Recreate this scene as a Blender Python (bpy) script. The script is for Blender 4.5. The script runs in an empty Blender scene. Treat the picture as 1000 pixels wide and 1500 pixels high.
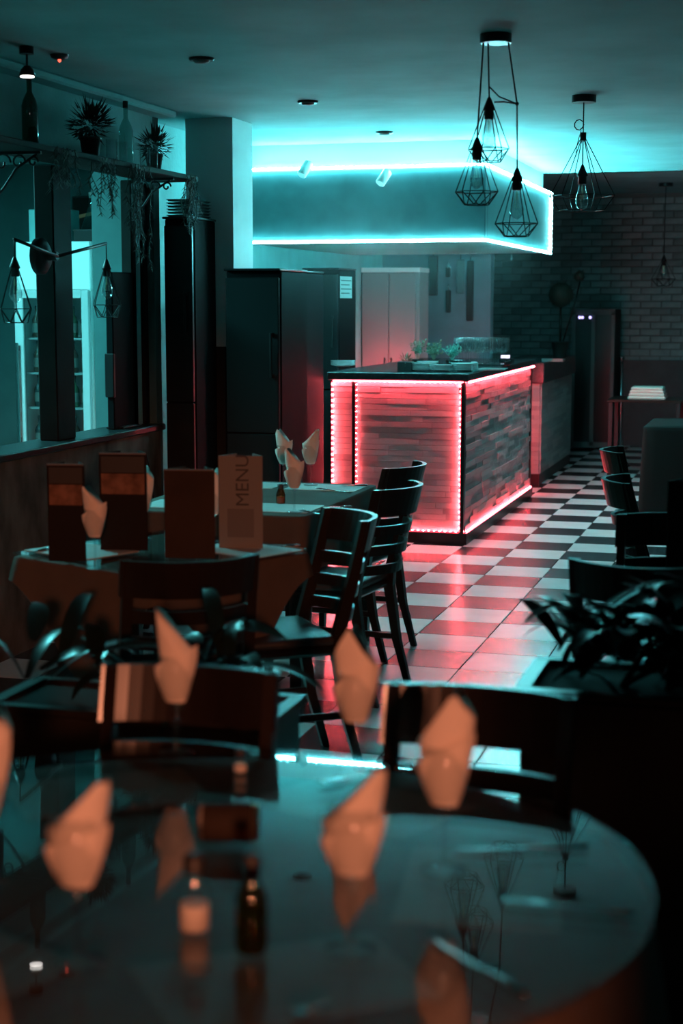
import bpy, bmesh, math, random
from math import sin, cos, pi, radians
from mathutils import Vector, Matrix, Euler
random.seed(7)
SC = bpy.context.scene
COL = SC.collection

# ------------------------------------------------------------------ camera, world, lights, exposure
YAW, PITCH, CAMZ, FPX = 0.27737, 0.13270, 1.6028, 2300.0
cd = bpy.data.cameras.new('camera'); cam = bpy.data.objects.new('camera', cd); COL.objects.link(cam)
cam.location = (0, 0, CAMZ); cam.rotation_euler = (pi/2 - PITCH, 0, YAW)
cd.sensor_fit = 'VERTICAL'; cd.sensor_height = 36.0; cd.sensor_width = 24.0
cd.lens = FPX/1500*36; cd.clip_start = .05; cd.clip_end = 100
cd.dof.use_dof = True; cd.dof.focus_distance = 8.3; cd.dof.aperture_fstop = 2.9
SC.camera = cam

world = bpy.data.worlds.new('night'); SC.world = world; world.use_nodes = True
bg = world.node_tree.nodes['Background']; bg.inputs[0].default_value = (.25, .35, .6, 1); bg.inputs[1].default_value = .006

SC.view_settings.view_transform = 'Standard'; SC.view_settings.look = 'None'
SC.cycles.transparent_max_bounces = 24
SC.view_settings.exposure = 0.0; SC.view_settings.gamma = 1.0; SC.view_settings.use_curve_mapping = False

CYAN = (.16, .84, .92); RED = (1.0, .055, .085)
CYAN_STRENGTH, RED_STRENGTH = 270.0, 80.0
SIDE_ROOM_STRENGTH = 85.0

street = bpy.data.lights.new('street_lamp_light', 'SPOT'); so = bpy.data.objects.new('street_lamp_light', street); COL.objects.link(so)
so.location = (1.4, -3.4, 2.2); street.energy = 950; street.color = (1.0, .31, .16); street.shadow_soft_size = .12
street.spot_size = radians(52); street.spot_blend = .7
so.rotation_euler = (Vector((-1.0, 3.4, .9)) - Vector(so.location)).to_track_quat('-Z', 'Y').to_euler()

# ------------------------------------------------------------------ helpers
def mat(name, col, rough=.6, metal=0., var=0., scale=12., bump=0., bscale=60., spec=.5, stretch=None, trans=0., coat=0., alpha=1.):
    m = bpy.data.materials.new(name); m.use_nodes = True
    nt = m.node_tree; b = nt.nodes['Principled BSDF']
    b.inputs['Base Color'].default_value = (*col, 1); b.inputs['Roughness'].default_value = rough
    b.inputs['Metallic'].default_value = metal; b.inputs['Specular IOR Level'].default_value = spec
    b.inputs['Coat Weight'].default_value = coat; b.inputs['Coat Roughness'].default_value = .08
    tc = nt.nodes.new('ShaderNodeTexCoord'); mp = nt.nodes.new('ShaderNodeMapping')
    nt.links.new(tc.outputs['Object'], mp.inputs[0])
    if stretch: mp.inputs['Scale'].default_value = stretch
    if var > 0:
        n = nt.nodes.new('ShaderNodeTexNoise'); n.inputs['Scale'].default_value = scale; n.inputs['Detail'].default_value = 6
        nt.links.new(mp.outputs[0], n.inputs['Vector'])
        r = nt.nodes.new('ShaderNodeValToRGB')
        r.color_ramp.elements[0].position = .3; r.color_ramp.elements[1].position = .7
        r.color_ramp.elements[0].color = (*[max(0, c*(1-var)) for c in col], 1)
        r.color_ramp.elements[1].color = (*[min(1, c*(1+var)) for c in col], 1)
        nt.links.new(n.outputs['Fac'], r.inputs[0]); nt.links.new(r.outputs[0], b.inputs['Base Color'])
    if bump > 0:
        n2 = nt.nodes.new('ShaderNodeTexNoise'); n2.inputs['Scale'].default_value = bscale; n2.inputs['Detail'].default_value = 5
        nt.links.new(mp.outputs[0], n2.inputs['Vector'])
        bu = nt.nodes.new('ShaderNodeBump'); bu.inputs['Strength'].default_value = bump; bu.inputs['Distance'].default_value = .01
        nt.links.new(n2.outputs['Fac'], bu.inputs['Height']); nt.links.new(bu.outputs[0], b.inputs['Normal'])
    return m

def emit(name, col, strength):
    m = bpy.data.materials.new(name); m.use_nodes = True; nt = m.node_tree; nt.nodes.clear()
    e = nt.nodes.new('ShaderNodeEmission'); e.inputs[0].default_value = (*col, 1); e.inputs[1].default_value = strength
    o = nt.nodes.new('ShaderNodeOutputMaterial'); nt.links.new(e.outputs[0], o.inputs[0]); return m

def thin_glass(name, tint=(1, 1, 1), rough=.02, ior=1.5, extra=0.):
    m = bpy.data.materials.new(name); m.use_nodes = True; nt = m.node_tree; nt.nodes.clear()
    t = nt.nodes.new('ShaderNodeBsdfTransparent'); t.inputs[0].default_value = (*tint, 1)
    g = nt.nodes.new('ShaderNodeBsdfGlossy'); g.inputs['Roughness'].default_value = rough
    f = nt.nodes.new('ShaderNodeFresnel'); ge = nt.nodes.new('ShaderNodeNewGeometry'); mr = nt.nodes.new('ShaderNodeMapRange')
    mr.inputs['To Min'].default_value = ior; mr.inputs['To Max'].default_value = 1/ior
    nt.links.new(ge.outputs['Backfacing'], mr.inputs['Value']); nt.links.new(mr.outputs[0], f.inputs['IOR'])
    a = nt.nodes.new('ShaderNodeMath'); a.operation = 'ADD'; a.inputs[1].default_value = extra; a.use_clamp = True
    nt.links.new(f.outputs[0], a.inputs[0])
    x = nt.nodes.new('ShaderNodeMixShader'); o = nt.nodes.new('ShaderNodeOutputMaterial')
    nt.links.new(a.outputs[0], x.inputs[0]); nt.links.new(t.outputs[0], x.inputs[1]); nt.links.new(g.outputs[0], x.inputs[2])
    nt.links.new(x.outputs[0], o.inputs[0]); return m

class MB:
    """collects shapes, links them as one mesh object"""
    def __init__(s): s.v = []; s.f = []; s.sm = []
    def add(s, vs, fs, smooth=False, M=None):
        n = len(s.v)
        s.v += [tuple(M @ Vector(v)) if M else tuple(v) for v in vs]
        s.f += [tuple(i+n for i in f) for f in fs]; s.sm += [smooth]*len(fs); return s
    def box(s, x0, x1, y0, y1, z0, z1, bev=0., M=None):
        x0, x1 = min(x0, x1), max(x0, x1); y0, y1 = min(y0, y1), max(y0, y1); z0, z1 = min(z0, z1), max(z0, z1)
        if bev <= 0:
            vs = [(x, y, z) for z in (z0, z1) for y in (y0, y1) for x in (x0, x1)]
            return s.add(vs, [(0, 2, 3, 1), (4, 5, 7, 6), (0, 1, 5, 4), (2, 6, 7, 3), (0, 4, 6, 2), (1, 3, 7, 5)], False, M)
        bm = bmesh.new(); bmesh.ops.create_cube(bm, size=1)
        for v in bm.verts: v.co = Vector(((x0+x1)/2+v.co.x*(x1-x0), (y0+y1)/2+v.co.y*(y1-y0), (z0+z1)/2+v.co.z*(z1-z0)))
        bmesh.ops.bevel(bm, geom=list(bm.edges), offset=min(bev, .49*min(x1-x0, y1-y0, z1-z0)), segments=1, affect='EDGES')
        bm.verts.index_update()
        s.add([v.co[:] for v in bm.verts], [[v.index for v in f.verts] for f in bm.faces], False, M); bm.free(); return s
    def lathe(s, prof, n=20, M=None, caps=True):
        vs = []; fs = []; k = len(prof)
        for r, z in prof:
            for i in range(n): a = 2*pi*i/n; vs.append((r*cos(a), r*sin(a), z))
        for j in range(k-1):
            for i in range(n): fs.append((j*n+i, j*n+(i+1) % n, (j+1)*n+(i+1) % n, (j+1)*n+i))
        s.add(vs, fs, True, M)
        if caps:
            if prof[0][0] > 1e-4: s.add(vs[:n], [tuple(reversed(range(n)))], False, M)
            if prof[-1][0] > 1e-4: s.add(vs[-n:], [tuple(range(n))], False, M)
        return s
    def tube(s, pts, r, n=8, M=None, closed=False):
        pts = [Vector(p) for p in pts]; k = len(pts); rr = r if isinstance(r, (list, tuple)) else [r]*k
        vs = []; fs = []; up = None
        for j, p in enumerate(pts):
            a = pts[(j-1) % k] if (closed or j > 0) else p; b = pts[(j+1) % k] if (closed or j < k-1) else p
            d = (b-a).normalized()
            if up is None: up = d.orthogonal().normalized()
            up = (up - d*up.dot(d))
            up = up.normalized() if up.length > 1e-6 else d.orthogonal().normalized()
            w = d.cross(up)
            for i in range(n): t = 2*pi*i/n; vs.append(p+(up*cos(t)+w*sin(t))*rr[j])
        for j in range(k if closed else k-1):
            q = (j+1) % k
            for i in range(n): fs.append((j*n+i, j*n+(i+1) % n, q*n+(i+1) % n, q*n+i))
        if not closed: fs += [tuple(reversed(range(n))), tuple(range((k-1)*n, k*n))]
        return s.add(vs, fs, n > 5, M)
    def prism(s, poly, z0, z1, M=None):
        n = len(poly)
        vs = [(x, y, z0) for x, y in poly]+[(x, y, z1) for x, y in poly]
        return s.add(vs, [tuple(reversed(range(n))), tuple(range(n, 2*n))]+[(i, (i+1) % n, n+(i+1) % n, n+i) for i in range(n)], False, M)
    def build(s, name, m, parent=None, loc=(0, 0, 0), rz=0.):
        me = bpy.data.meshes.new(name); me.from_pydata([tuple(v) for v in s.v], [], s.f)
        me.polygons.foreach_set('use_smooth', s.sm); me.update()
        if m: me.materials.append(m)
        o = bpy.data.objects.new(name, me); COL.objects.link(o)
        o.location = loc; o.rotation_euler = (0, 0, rz)
        if parent: o.parent = parent
        return o
def sphere_prof(r, n=10): return [(max(1e-5, r*sin(pi*i/n)), -r*cos(pi*i/n)) for i in range(n+1)]

def tag(o, label=None, cat=None, group=None, kind=None):
    if label: o['label'] = label
    if cat: o['category'] = cat
    if group: o['group'] = group
    if kind: o['kind'] = kind
    return o
def thing(name, label, cat, loc=(0, 0, 0), rz=0., group=None):
    o = bpy.data.objects.new(name, None); COL.objects.link(o); o.empty_display_size = .1
    o.location = loc; o.rotation_euler = (0, 0, rz); return tag(o, label, cat, group)
def struct(o): o['kind'] = 'structure'; return o
def dup(root, loc, rz=None, label=None, group=None):
    r = root.copy(); COL.objects.link(r); r.location = loc
    if rz is not None: r.rotation_euler = (0, 0, rz)
    if label: r['label'] = label
    if group: r['group'] = group
    for ch in [c for c in KIDS[root.name]]:
        c = ch.copy(); COL.objects.link(c); c.parent = r
        for g in list(ch.children):
            d = g.copy(); COL.objects.link(d); d.parent = c
    return r
KIDS = {}
def remember(root): KIDS[root.name] = list(root.children); return root

R3 = cam.rotation_euler.to_matrix()
def ray(px, py): return R3 @ Vector(((px-500)/FPX, -(py-750)/FPX, -1))
def onz(px, py, z):      # point of a horizontal plane seen at a place of the photograph
    d = ray(px, py); return Vector((0, 0, CAMZ)) + d*((z-CAMZ)/d.z)
def aty(px, py, y):
    d = ray(px, py); return Vector((0, 0, CAMZ)) + d*(y/d.y)
def atx(px, py, x):
    d = ray(px, py); return Vector((0, 0, CAMZ)) + d*(x/d.x)

# ------------------------------------------------------------------ materials
M = dict(
    ceiling=mat('ceiling_plaster', (.22, .45, .46), .8, var=.14, scale=2.2, bump=.25, bscale=9, spec=.2),  # plaster colour tinted teal to stand in for the cyan light
    wall=mat('teal_cast_wall', (.20, .42, .42), .75, var=.12, scale=5, bump=.2, bscale=40),  # teal cast of the cyan LEDs mixed into the wall colour
    fascia=mat('fascia_paint', (.30, .31, .31), .6, var=.04, scale=3),
    kitchen_wall=mat('teal_cast_kitchen_wall', (.075, .17, .20), .75, var=.12, scale=5),  # cyan light cast put into the darkened wall colour
    side_wall=mat('teal_cast_side_wall', (.045, .11, .11), .75, var=.12, scale=5),  # teal light of the side room put into the wall colour
    white=mat('white_paint', (.80, .80, .78), .55, var=.04, scale=3),
    dark_wall=mat('dark_wall_paint', (.035, .037, .04), .55, var=.25, scale=6),
    pillar=mat('pillar_paint', (.66, .78, .78), .6, var=.06, scale=4),  # white with a little of the teal light cast mixed in
    panel=mat('dark_panel', (.055, .125, .135), .42, var=.2, scale=5),  # panel colour includes the teal cast of the LEDs
    grout=mat('grout', (.10, .10, .10), .8),
    tile_light=mat('white_floor_tile', (.66, .65, .64), .25, var=.06, scale=5, bump=.03, bscale=14, spec=.65),
    tile_dark=mat('black_floor_tile', (.028, .028, .030), .25, var=.2, scale=5, bump=.03, bscale=14, spec=.65),
    wood=mat('dark_wood', (.012, .008, .006), .30, var=.3, scale=6, stretch=(1, 1, .15), spec=.32),
    wood_matte=mat('matte_dark_wood', (.010, .008, .007), .7, var=.3, scale=6, stretch=(1, .15, 1), spec=.12),
    wood_gloss=mat('glossy_dark_wood', (.012, .007, .005), .24, var=.3, scale=6, stretch=(1, 1, .15), spec=.5),
    vinyl=mat('black_seat_vinyl', (.03, .03, .03), .38, bump=.15, bscale=160),
    black=mat('black_lacquer', (.010, .011, .012), .36, spec=.35),
    black_matte=mat('black_matte', (.012, .012, .012), .6, spec=.25),
    black_satin=mat('black_satin', (.009, .010, .011), .55, spec=.02),
    iron=mat('black_iron', (.012, .012, .013), .45, metal=.3),
    steel=mat('steel', (.22, .22, .22), .24, metal=1.),
    brass=mat('brass', (.6, .45, .2), .3, metal=1.),
    slab=mat('dark_stone_worktop', (.03, .03, .032), .25, var=.4, scale=40),
    cloth=mat('brown_tablecloth', (.085, .062, .045), .85, var=.10, scale=8, bump=.15, bscale=220),
    cloth_dark=mat('dark_brown_tablecloth', (.085, .060, .046), .8, var=.12, scale=8, bump=.15, bscale=220),
    cloth_black=mat('charcoal_tablecloth', (.018, .016, .015), .95, bump=.15, bscale=220, spec=.03),
    mat_paper=mat('pale_placemat', (.55, .55, .52), .6, var=.05, scale=20),
    mat_brown=mat('taupe_placemat', (.15, .115, .09), .6, var=.1, scale=20),
    napkin=mat('napkin_linen', (.82, .74, .66), .85, bump=.2, bscale=240),
    china=mat('white_china', (.75, .75, .74), .2),
    glass=thin_glass('clear_glass', (.95, .96, .96), .05, 1.5, .02),
    bulb_glass=thin_glass('bulb_glass', (.92, .95, .95), .05, 1.5, .18),
    bar_glass=thin_glass('bar_glass', (.90, .93, .93), .03, 1.45, 0.),
    table_glass=thin_glass('table_glass', (.96, .97, .96), .015, 1.45, .0),
    bottle_glass=thin_glass('green_bottle_glass', (.12, .30, .22), .05, 1.5, .03),
    clear_bottle=thin_glass('pale_bottle_glass', (.55, .75, .72), .04, 1.5, .05),
    amber_glass=thin_glass('amber_glass', (.55, .22, .07), .05, 1.5, .03),
    door_glass=thin_glass('cooler_glass', (.80, .84, .84), .02, 1.5, .02),
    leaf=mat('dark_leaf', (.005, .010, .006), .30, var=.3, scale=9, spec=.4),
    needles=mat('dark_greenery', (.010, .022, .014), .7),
    twig=mat('grey_green_twig', (.16, .20, .14), .7),
    mint=mat('mint_leaf', (.14, .40, .33), .5),
    pot=mat('dark_pot', (.03, .028, .026), .5),
    marble=mat('mottled_panel', (.10, .085, .07), .75, spec=.1, var=.65, scale=5, stretch=(1, 1.2, .7)),
    brick=mat('painted_brick', (.23, .29, .29), .85, var=.18, scale=9, bump=.5, bscale=50),  # both brick colours carry a slight teal light cast
    brick_d=mat('painted_brick_darker', (.165, .205, .205), .85, var=.18, scale=9, bump=.5, bscale=50),
    mortar=mat('mortar', (.14, .14, .135), .95),
    soil=mat('soil', (.02, .015, .012), .95),
    fridge_white=mat('white_enamel', (.80, .80, .80), .3),
    shelf_grey=mat('grey_shelf', (.45, .45, .45), .4),
    card_white=mat('white_card', (.19, .185, .175), .7, spec=.15),
    card_brown=mat('brown_card', (.036, .024, .018), .7, spec=.1, var=.2, scale=6),
    card_dark=mat('dark_card', (.015, .012, .011), .7, spec=.08),
    card_grey=mat('grey_print', (.10, .095, .09), .5),
    food=mat('food_photo_print', (.17, .085, .055), .6, spec=.1, var=.7, scale=16),
    ink=mat('black_ink', (.02, .02, .02), .5),
    frame_grey=mat('dull_grey_frame', (.12, .12, .12), .5),
    door_grey=mat('pale_grey_door', (.26, .255, .255), .5, var=.05, scale=3),
    label=mat('pale_label', (.22, .20, .18), .6),
    filament=mat('brass_filament', (.7, .6, .35), .35, metal=1.),
    cyan_diode=emit('cyan_diode', (.17, .88, .95), CYAN_STRENGTH*2.2), cyan_tape=emit('cyan_tape', CYAN, CYAN_STRENGTH),
    red_diode=emit('red_diode', (1.0, .09, .11), RED_STRENGTH*4.5), red_tape=emit('red_tape', RED, RED_STRENGTH), red_dim_tape=emit('dim_red_tape', (1., .03, .05), RED_STRENGTH*.06),
)
for i, c in enumerate([(.41, .38, .37), (.36, .335, .33), (.45, .415, .405), (.32, .295, .29)]):
    M['strip%d' % i] = mat('cladding_stone_%s' % 'abcd'[i], c, .75, var=.18, scale=14, bump=.6, bscale=45, stretch=(1, 1, 4))

# ------------------------------------------------------------------ structure
CEIL, YB, XL, XR = 2.64, 17.9, -3.38, 1.7
TS, TX0, TY0 = .345, -2.04578, 13.21123
floor = struct(MB().box(-6.2, XR+.2, -.6, YB+.2, -.12, -.008).build('floor', M['grout']))
tile_me = {}
for key in ('tile_light', 'tile_dark'):
    o = MB().box(-TS/2+.002, TS/2-.002, -TS/2+.002, TS/2-.002, -.010, 0, .0015).build('tile', M[key], floor); tile_me[key] = o.data; bpy.data.objects.remove(o)
rest = {'tile_light': MB(), 'tile_dark': MB()}; n_tiles = 0
for j in range(-14, 38):
    for i in range(-12, 11):
        x, y = TX0+(i+.5)*TS, TY0-(j-.5)*TS
        if x < -6.1 or x > XR or y < -.4 or y > YB: continue
        key = 'tile_light' if (i+j) % 2 else 'tile_dark'
        inside = (x < -2.05 and 10.2 < y < 13)
        ratio = x/max(y, .1)
        if 4.0 < y < 17.8 and -.27 < ratio < -.075 and not inside and x < -.1 and x > -2.35 and n_tiles < 298:
            o = bpy.data.objects.new('tile', tile_me[key]); COL.objects.link(o); o.location = (x, y, 0); o.parent = floor; n_tiles += 1
        else: rest[key].box(x-TS/2+.002, x+TS/2-.002, y-TS/2+.002, y+TS/2-.002, -.010, 0)
for key in rest: rest[key].build('tile_field', M[key], floor)['kind'] = 'stuff'

struct(MB().box(-6.2, XR+.2, -.6, 13.05, CEIL, CEIL+.12).box(-6.2, XR+.2, 12.95, 13.05, CEIL, 2.92).box(-6.2, XR+.2, 13.05, YB+.2, 2.80, 2.92).build('ceiling', M['ceiling']))
struct(MB().box(XR, XR+.15, -.6, YB+.2, 0, 2.9).build('wall_right', M['dark_wall']))
# shop front: unseen, its head and right jamb shaped to cut the street light
struct(MB().box(-6.2, XR+.2, -.75, -.6, 0, .45).box(-6.2, -3.2, -.75, -.6, .45, 2.64).box(.585, XR+.2, -.75, -.6, .45, 2.64).box(-6.2, XR+.2, -.75, -.6, 1.95, 2.8).build('wall_front', M['dark_wall']))
# left wall: low wall, header over the opening, the solid piece by the pillar, front piece
left = struct(MB().box(XL-.14, XL, -.6, 5.2, 0, CEIL).box(XL-.14, XL, 5.2, 8.12, 2.28, CEIL)
              .box(XL-.14, XL, 5.2, 8.12, 0, .90).build('wall_left', M['wall']))
MB().box(XL, XL+.02, 5.2, 8.12, 0, .90).build('wainscot_panel', M['marble'], left)
MB().box(XL-.18, XL+.05, 5.2, 8.13, .90, .935, .006).build('ledge', M['black'], left)
win = struct(MB().box(XL-.12, XL-.02, 6.93, 7.13, .935, 2.25, .006).build('window_1', M['wood_matte']))
MB().box(XL-.10, XL-.04, 7.90, 7.96, .935, 2.25, .005).build('post', M['wood_matte'], win)
MB().box(XL-.10, XL-.04, 8.06, 8.12, .935, 2.25, .005).build('post', M['wood_matte'], win)
MB().box(XL-.09, XL-.06, 7.96, 8.06, .935, 2.25).build('post_panel', M['wall'], win)
struct(MB().box(XL, -3.27, 5.0, 8.2, 2.60, CEIL, .01).build('trim_1', M['wall']))
struct(MB().box(-3.375, -3.078, 8.57, 8.925, 0, 1.35).build('trim_shade', M['black_matte']))  # black wrap added where the lower pillar is only in shade
struct(MB().box(-3.37, -3.085, 8.58, 8.92, 0, CEIL).build('wall_pillar', M['pillar']))
struct(MB().box(-3.75, -3.6, 8.2, 14.2, 0, CEIL).build('wall_kitchen_side', M['wall']))
struct(MB().box(-3.75, -2.60, 14.0, 14.15, 0, 2.75).build('wall_kitchen', M['kitchen_wall']))
cup = thing('pale_cupboard', 'tall pale cupboard behind the bar, washed red near its foot', 'cupboard', (-3.35, 13.25, 0))
MB().box(-.24, .27, .025, .36, .06, 1.86, .005).build('body', M['door_grey'], cup)
for sx in (-1, 1):
    dq = MB().box(min(sx*.238, sx*.003), max(sx*.238, sx*.003), 0, .022, .08, 1.85, .004).build('door', M['door_grey'], cup)
    MB().box(sx*.03-.006, sx*.03+.006, -.03, -.018, .95, 1.13, .003).box(sx*.03-.005, sx*.03+.005, -.02, 0, .96, .98).box(sx*.03-.005, sx*.03+.005, -.02, 0, 1.10, 1.12).build('handle', M['steel'], dq)
MB().box(-.245, .275, -.01, .365, 1.86, 1.90, .004).build('cornice', M['white'], cup)
MB().box(-.23, .26, .05, .35, 0, .06).build('plinth', M['black_matte'], cup)
# side room behind the opening
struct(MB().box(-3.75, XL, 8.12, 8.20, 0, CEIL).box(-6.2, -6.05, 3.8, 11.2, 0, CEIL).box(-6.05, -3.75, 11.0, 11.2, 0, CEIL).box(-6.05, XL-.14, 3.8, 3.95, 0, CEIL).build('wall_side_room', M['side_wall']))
# back wall with bricks
bw = struct(MB().box(-6.2, XR+.2, YB, YB+.2, 0, 2.92).build('wall_back', M['mortar']))
bm_ = {}
for key in ('brick', 'brick_d'):
    o = MB().box(-.107, .107, -.018, .004, -.033, .033, .004).build('brick', M[key], bw); bm_[key] = o.data; bpy.data.objects.remove(o)
spare = MB(); nb = 0
for r in range(36):
    z = .95+r*.076+.02
    if z > 2.76: break
    for c in range(24):
        x = -4.2+(c+(.5 if r % 2 else 0))*.224
        dy = random.uniform(-.006, .004)
        if -3.30 < x < -.95 and nb < 298 and z > 1.1:
            o = bpy.data.objects.new('brick', bm_[random.choice(('brick', 'brick', 'brick_d'))]); COL.objects.link(o)
            o.location = (x, YB+dy, z); o.parent = bw; nb += 1
        else: spare.box(x-.107, x+.107, YB-.018+dy, YB+.004, z-.033, z+.033)
spare.build('brick_field', M['brick'], bw)['kind'] = 'stuff'
struct(MB().box(-6.0, XR, YB-.05, YB, 0, .93).box(-6.0, XR, YB-.07, YB, .93, .965).build('trim_2', M['dark_wall']))
# bulkhead above the bar: white fascia box, dark panels standing proud of it
bk = struct(MB().box(-3.6, -1.985, 10.17, 12.95, 2.0, CEIL).build('wall_bulkhead', M['fascia']))
MB().box(-3.6, -1.915, 10.09, 10.17, 2.0, 2.47, .004).build('panel', M['panel'], bk)
MB().box(-1.985, -1.915, 10.17, 12.95, 2.0, 2.47, .004).build('panel', M['panel'], bk)

# ------------------------------------------------------------------ LED strips (each one thing: tape + diodes)
def led_strip(label, runs, colour, normal, group, step=.034, w=.010, size=.008, dim=False):
    o = thing('led_strip', label, 'led strip', runs[0][0], 0, group)
    base = Vector(runs[0][0]); tape = MB(); dio = MB()
    for (a, b), nrm in zip(runs, normal):
        a, b, nrm = Vector(a)-base, Vector(b)-base, Vector(nrm); d = (b-a); L = d.length; d.normalize(); s = d.cross(nrm)
        def bx(mb, c, l, ww, h):
            Mx = Matrix((( d.x, s.x, nrm.x, c.x), (d.y, s.y, nrm.y, c.y), (d.z, s.z, nrm.z, c.z), (0, 0, 0, 1)))
            mb.box(-l/2, l/2, -ww/2, ww/2, 0, h, 0, Mx)
        bx(tape, (a+b)/2, L, w, .003)
        n = int(L/step)
        for k in range(n): bx(dio, a+d*(k+.5)*L/n+nrm*.003, size, size, .004)
    tape.build('tape', M[colour+'_tape'] if not dim else M['red_dim_tape'], o); q = dio.build('diodes', M[colour+'_diode'], o); q['kind'] = 'stuff'
    return o
G1, G2 = 'cyan led strips on the bulkhead', 'red led strips on the bar counter'
led_strip('cyan led strip along the top edge of the dark bulkhead panel', [((-3.55, 10.086, 2.477), (-1.91, 10.086, 2.477)), ((-1.91, 10.10, 2.477), (-1.91, 12.94, 2.477))], 'cyan', [(0, -.5, .866), (.5, 0, .866)], G1, .05, .016, .012)
led_strip('cyan led strip along the bottom edge of the dark bulkhead panel', [((-3.55, 10.086, 2.0), (-1.91, 10.086, 2.0)), ((-1.91, 10.10, 2.0), (-1.91, 12.94, 2.0))], 'cyan', [(0, -1, 0), (1, 0, 0)], G1, .05, .016, .012)
led_strip('upright cyan led strip closing the far end of the bulkhead', [((-1.911, 12.935, 2.02), (-1.911, 12.935, 2.46))], 'cyan', [(1, 0, 0)], G1, .04, .022, .016)

# ------------------------------------------------------------------ bar counter
CX, CY, CXL, CYB, CH = -2.055, 10.20, -2.965, 12.95, 1.085
bar = thing('bar_counter', 'bar counter clad in pale stone strips under red led light', 'bar counter', (CX, CY, 0))
def L(x, y, z=0): return (x-CX, y-CY, z)
MB().box(CXL-CX, -.03, .03, CYB-CY, .02, CH-.001).build('body', M['black_matte'], bar)
MB().box(CXL-CX, .022, -.024, CYB-CY, 0, .075).build('plinth', M['black'], bar)
for (x, y) in ((CX-.012, CY+.012), (-2.815, CY+.012), (CX-.006, CYB-.006)):
    MB().box(x-CX-.012, x-CX+.012, y-CY-.034, y-CY+.012, .075, CH, .002).build('corner_profile', M['black'], bar)
cl_me = []
for i in range(4):
    o = MB().box(-.5, .5, -.5, .5, -.5, .5).build('cladding_strip', M['strip%d' % i], bar); cl_me.append(o.data); bpy.data.objects.remove(o)
field = [MB() for _ in range(4)]; ncl = [0]
def clad(x0, x1, y0, y1, z0, z1, part):
    k = random.choice((0, 0, 1, 2, 2, 3))
    if part and ncl[0] < 298:
        o = bpy.data.objects.new('cladding_strip', cl_me[k]); COL.objects.link(o); o.parent = bar
        o.location = L((x0+x1)/2, (y0+y1)/2, (z0+z1)/2); o.scale = (x1-x0, y1-y0, z1-z0); ncl[0] += 1
    else: field[k].box(x0-CX, x1-CX, y0-CY, y1-CY, z0, z1)
rowh = (CH-.085)/26
for r in range(26):
    z0 = .082+r*rowh; z1 = z0+rowh-.0015
    x = -2.797+random.uniform(-.15, 0)
    while x < CX-.03:
        w = random.uniform(.16, .36); a, b = max(x, -2.797), min(x+w, CX-.028)
        if b-a > .02: clad(a, b-.001, CY+random.uniform(-.004, .004), CY+.034, z0, z1, True)
        x += w
    clad(CXL, -2.831, CY+random.uniform(-.004, .004), CY+.034, z0, z1, True)
for r in range(26):
    z0 = .082+r*rowh; z1 = z0+rowh-.0015; y = CY+.028
    while y < CYB-.03:
        w = random.uniform(.18, .4); b = min(y+w, CYB-.022)
        if b-y > .02: clad(CX-.034, CX+random.uniform(-.006, .006), y, b-.001, z0, z1, y < CY+.9)
        y += w
for k in range(4):
    if field[k].v: field[k].build('cladding_field', M['strip%d' % k], bar)['kind'] = 'stuff'
top = MB().box(CXL-.03, CX+.03, CY-.035, CYB+.02, CH, CH+.055, .006).build('bar_worktop', M['slab'])
tag(top, 'dark stone worktop slab lying on the red lit bar counter', 'worktop')

led_strip('red led strip up the front right corner of the bar counter', [((CX-.0255, CY-.010, .09), (CX-.0255, CY-.010, CH-.01))], 'red', [(-1, 0, 0)], G2, .036, .014, .010, True)
led_strip('red led strip up the left end of the bar counter', [((CXL-.003, CY-.012, .09), (CXL-.003, CY-.012, CH-.01))], 'red', [(.9, -.43, 0)], G2, .036, .012, .012, True)
led_strip('thin red led strip between the narrow left panel and the wide front panel', [((-2.802, CY-.010, .09), (-2.802, CY-.010, CH-.01))], 'red', [(1, 0, 0)], G2, .036, .004, .005, True)
led_strip('red led strip along the foot of the front of the bar counter', [((-2.79, CY-.016, .078), (CX-.035, CY-.016, .078))], 'red', [(0, .8, .6)], G2, .036, .007, .009, True)
led_strip('red led strip along the foot of the aisle side of the bar counter', [((CX+.014, CY+.02, .078), (CX+.014, CYB-.01, .078))], 'red', [(-.8, 0, .6)], G2, .034, .008, .006)
led_strip('red led strip under the worktop along the front of the bar counter', [((CXL+.01, CY-.026, CH-.002), (CX-.01, CY-.026, CH-.002))], 'red', [(0, .15, -.99)], G2, .034, .017, .006)
led_strip('red led strip under the worktop along the aisle side of the bar counter', [((CX+.024, CY, CH-.002), (CX+.024, CYB-.01, CH-.002))], 'red', [(-.15, 0, -.99)], G2, .034, .014, .005)
ls_ = thing('added_low_unit', 'added low dark unit behind the left end of the bar counter, carrying a red strip', 'cabinet', (-3.28, 12.72, 0))  # unseen unit and strip added to redden the pale cupboard
MB().box(-.28, .26, .02, .22, .06, .93, .004).build('body', M['black_matte'], ls_); MB().box(-.285, .265, 0, .24, .93, .95, .003).build('top', M['slab'], ls_)
led_strip('added red led strip on the unseen low unit, reddening the pale cupboard', [((-3.50, 12.955, .945), (-3.03, 12.955, .945))], 'red', [(0, .9, .43)], G2, .034, .028, .009)

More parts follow.
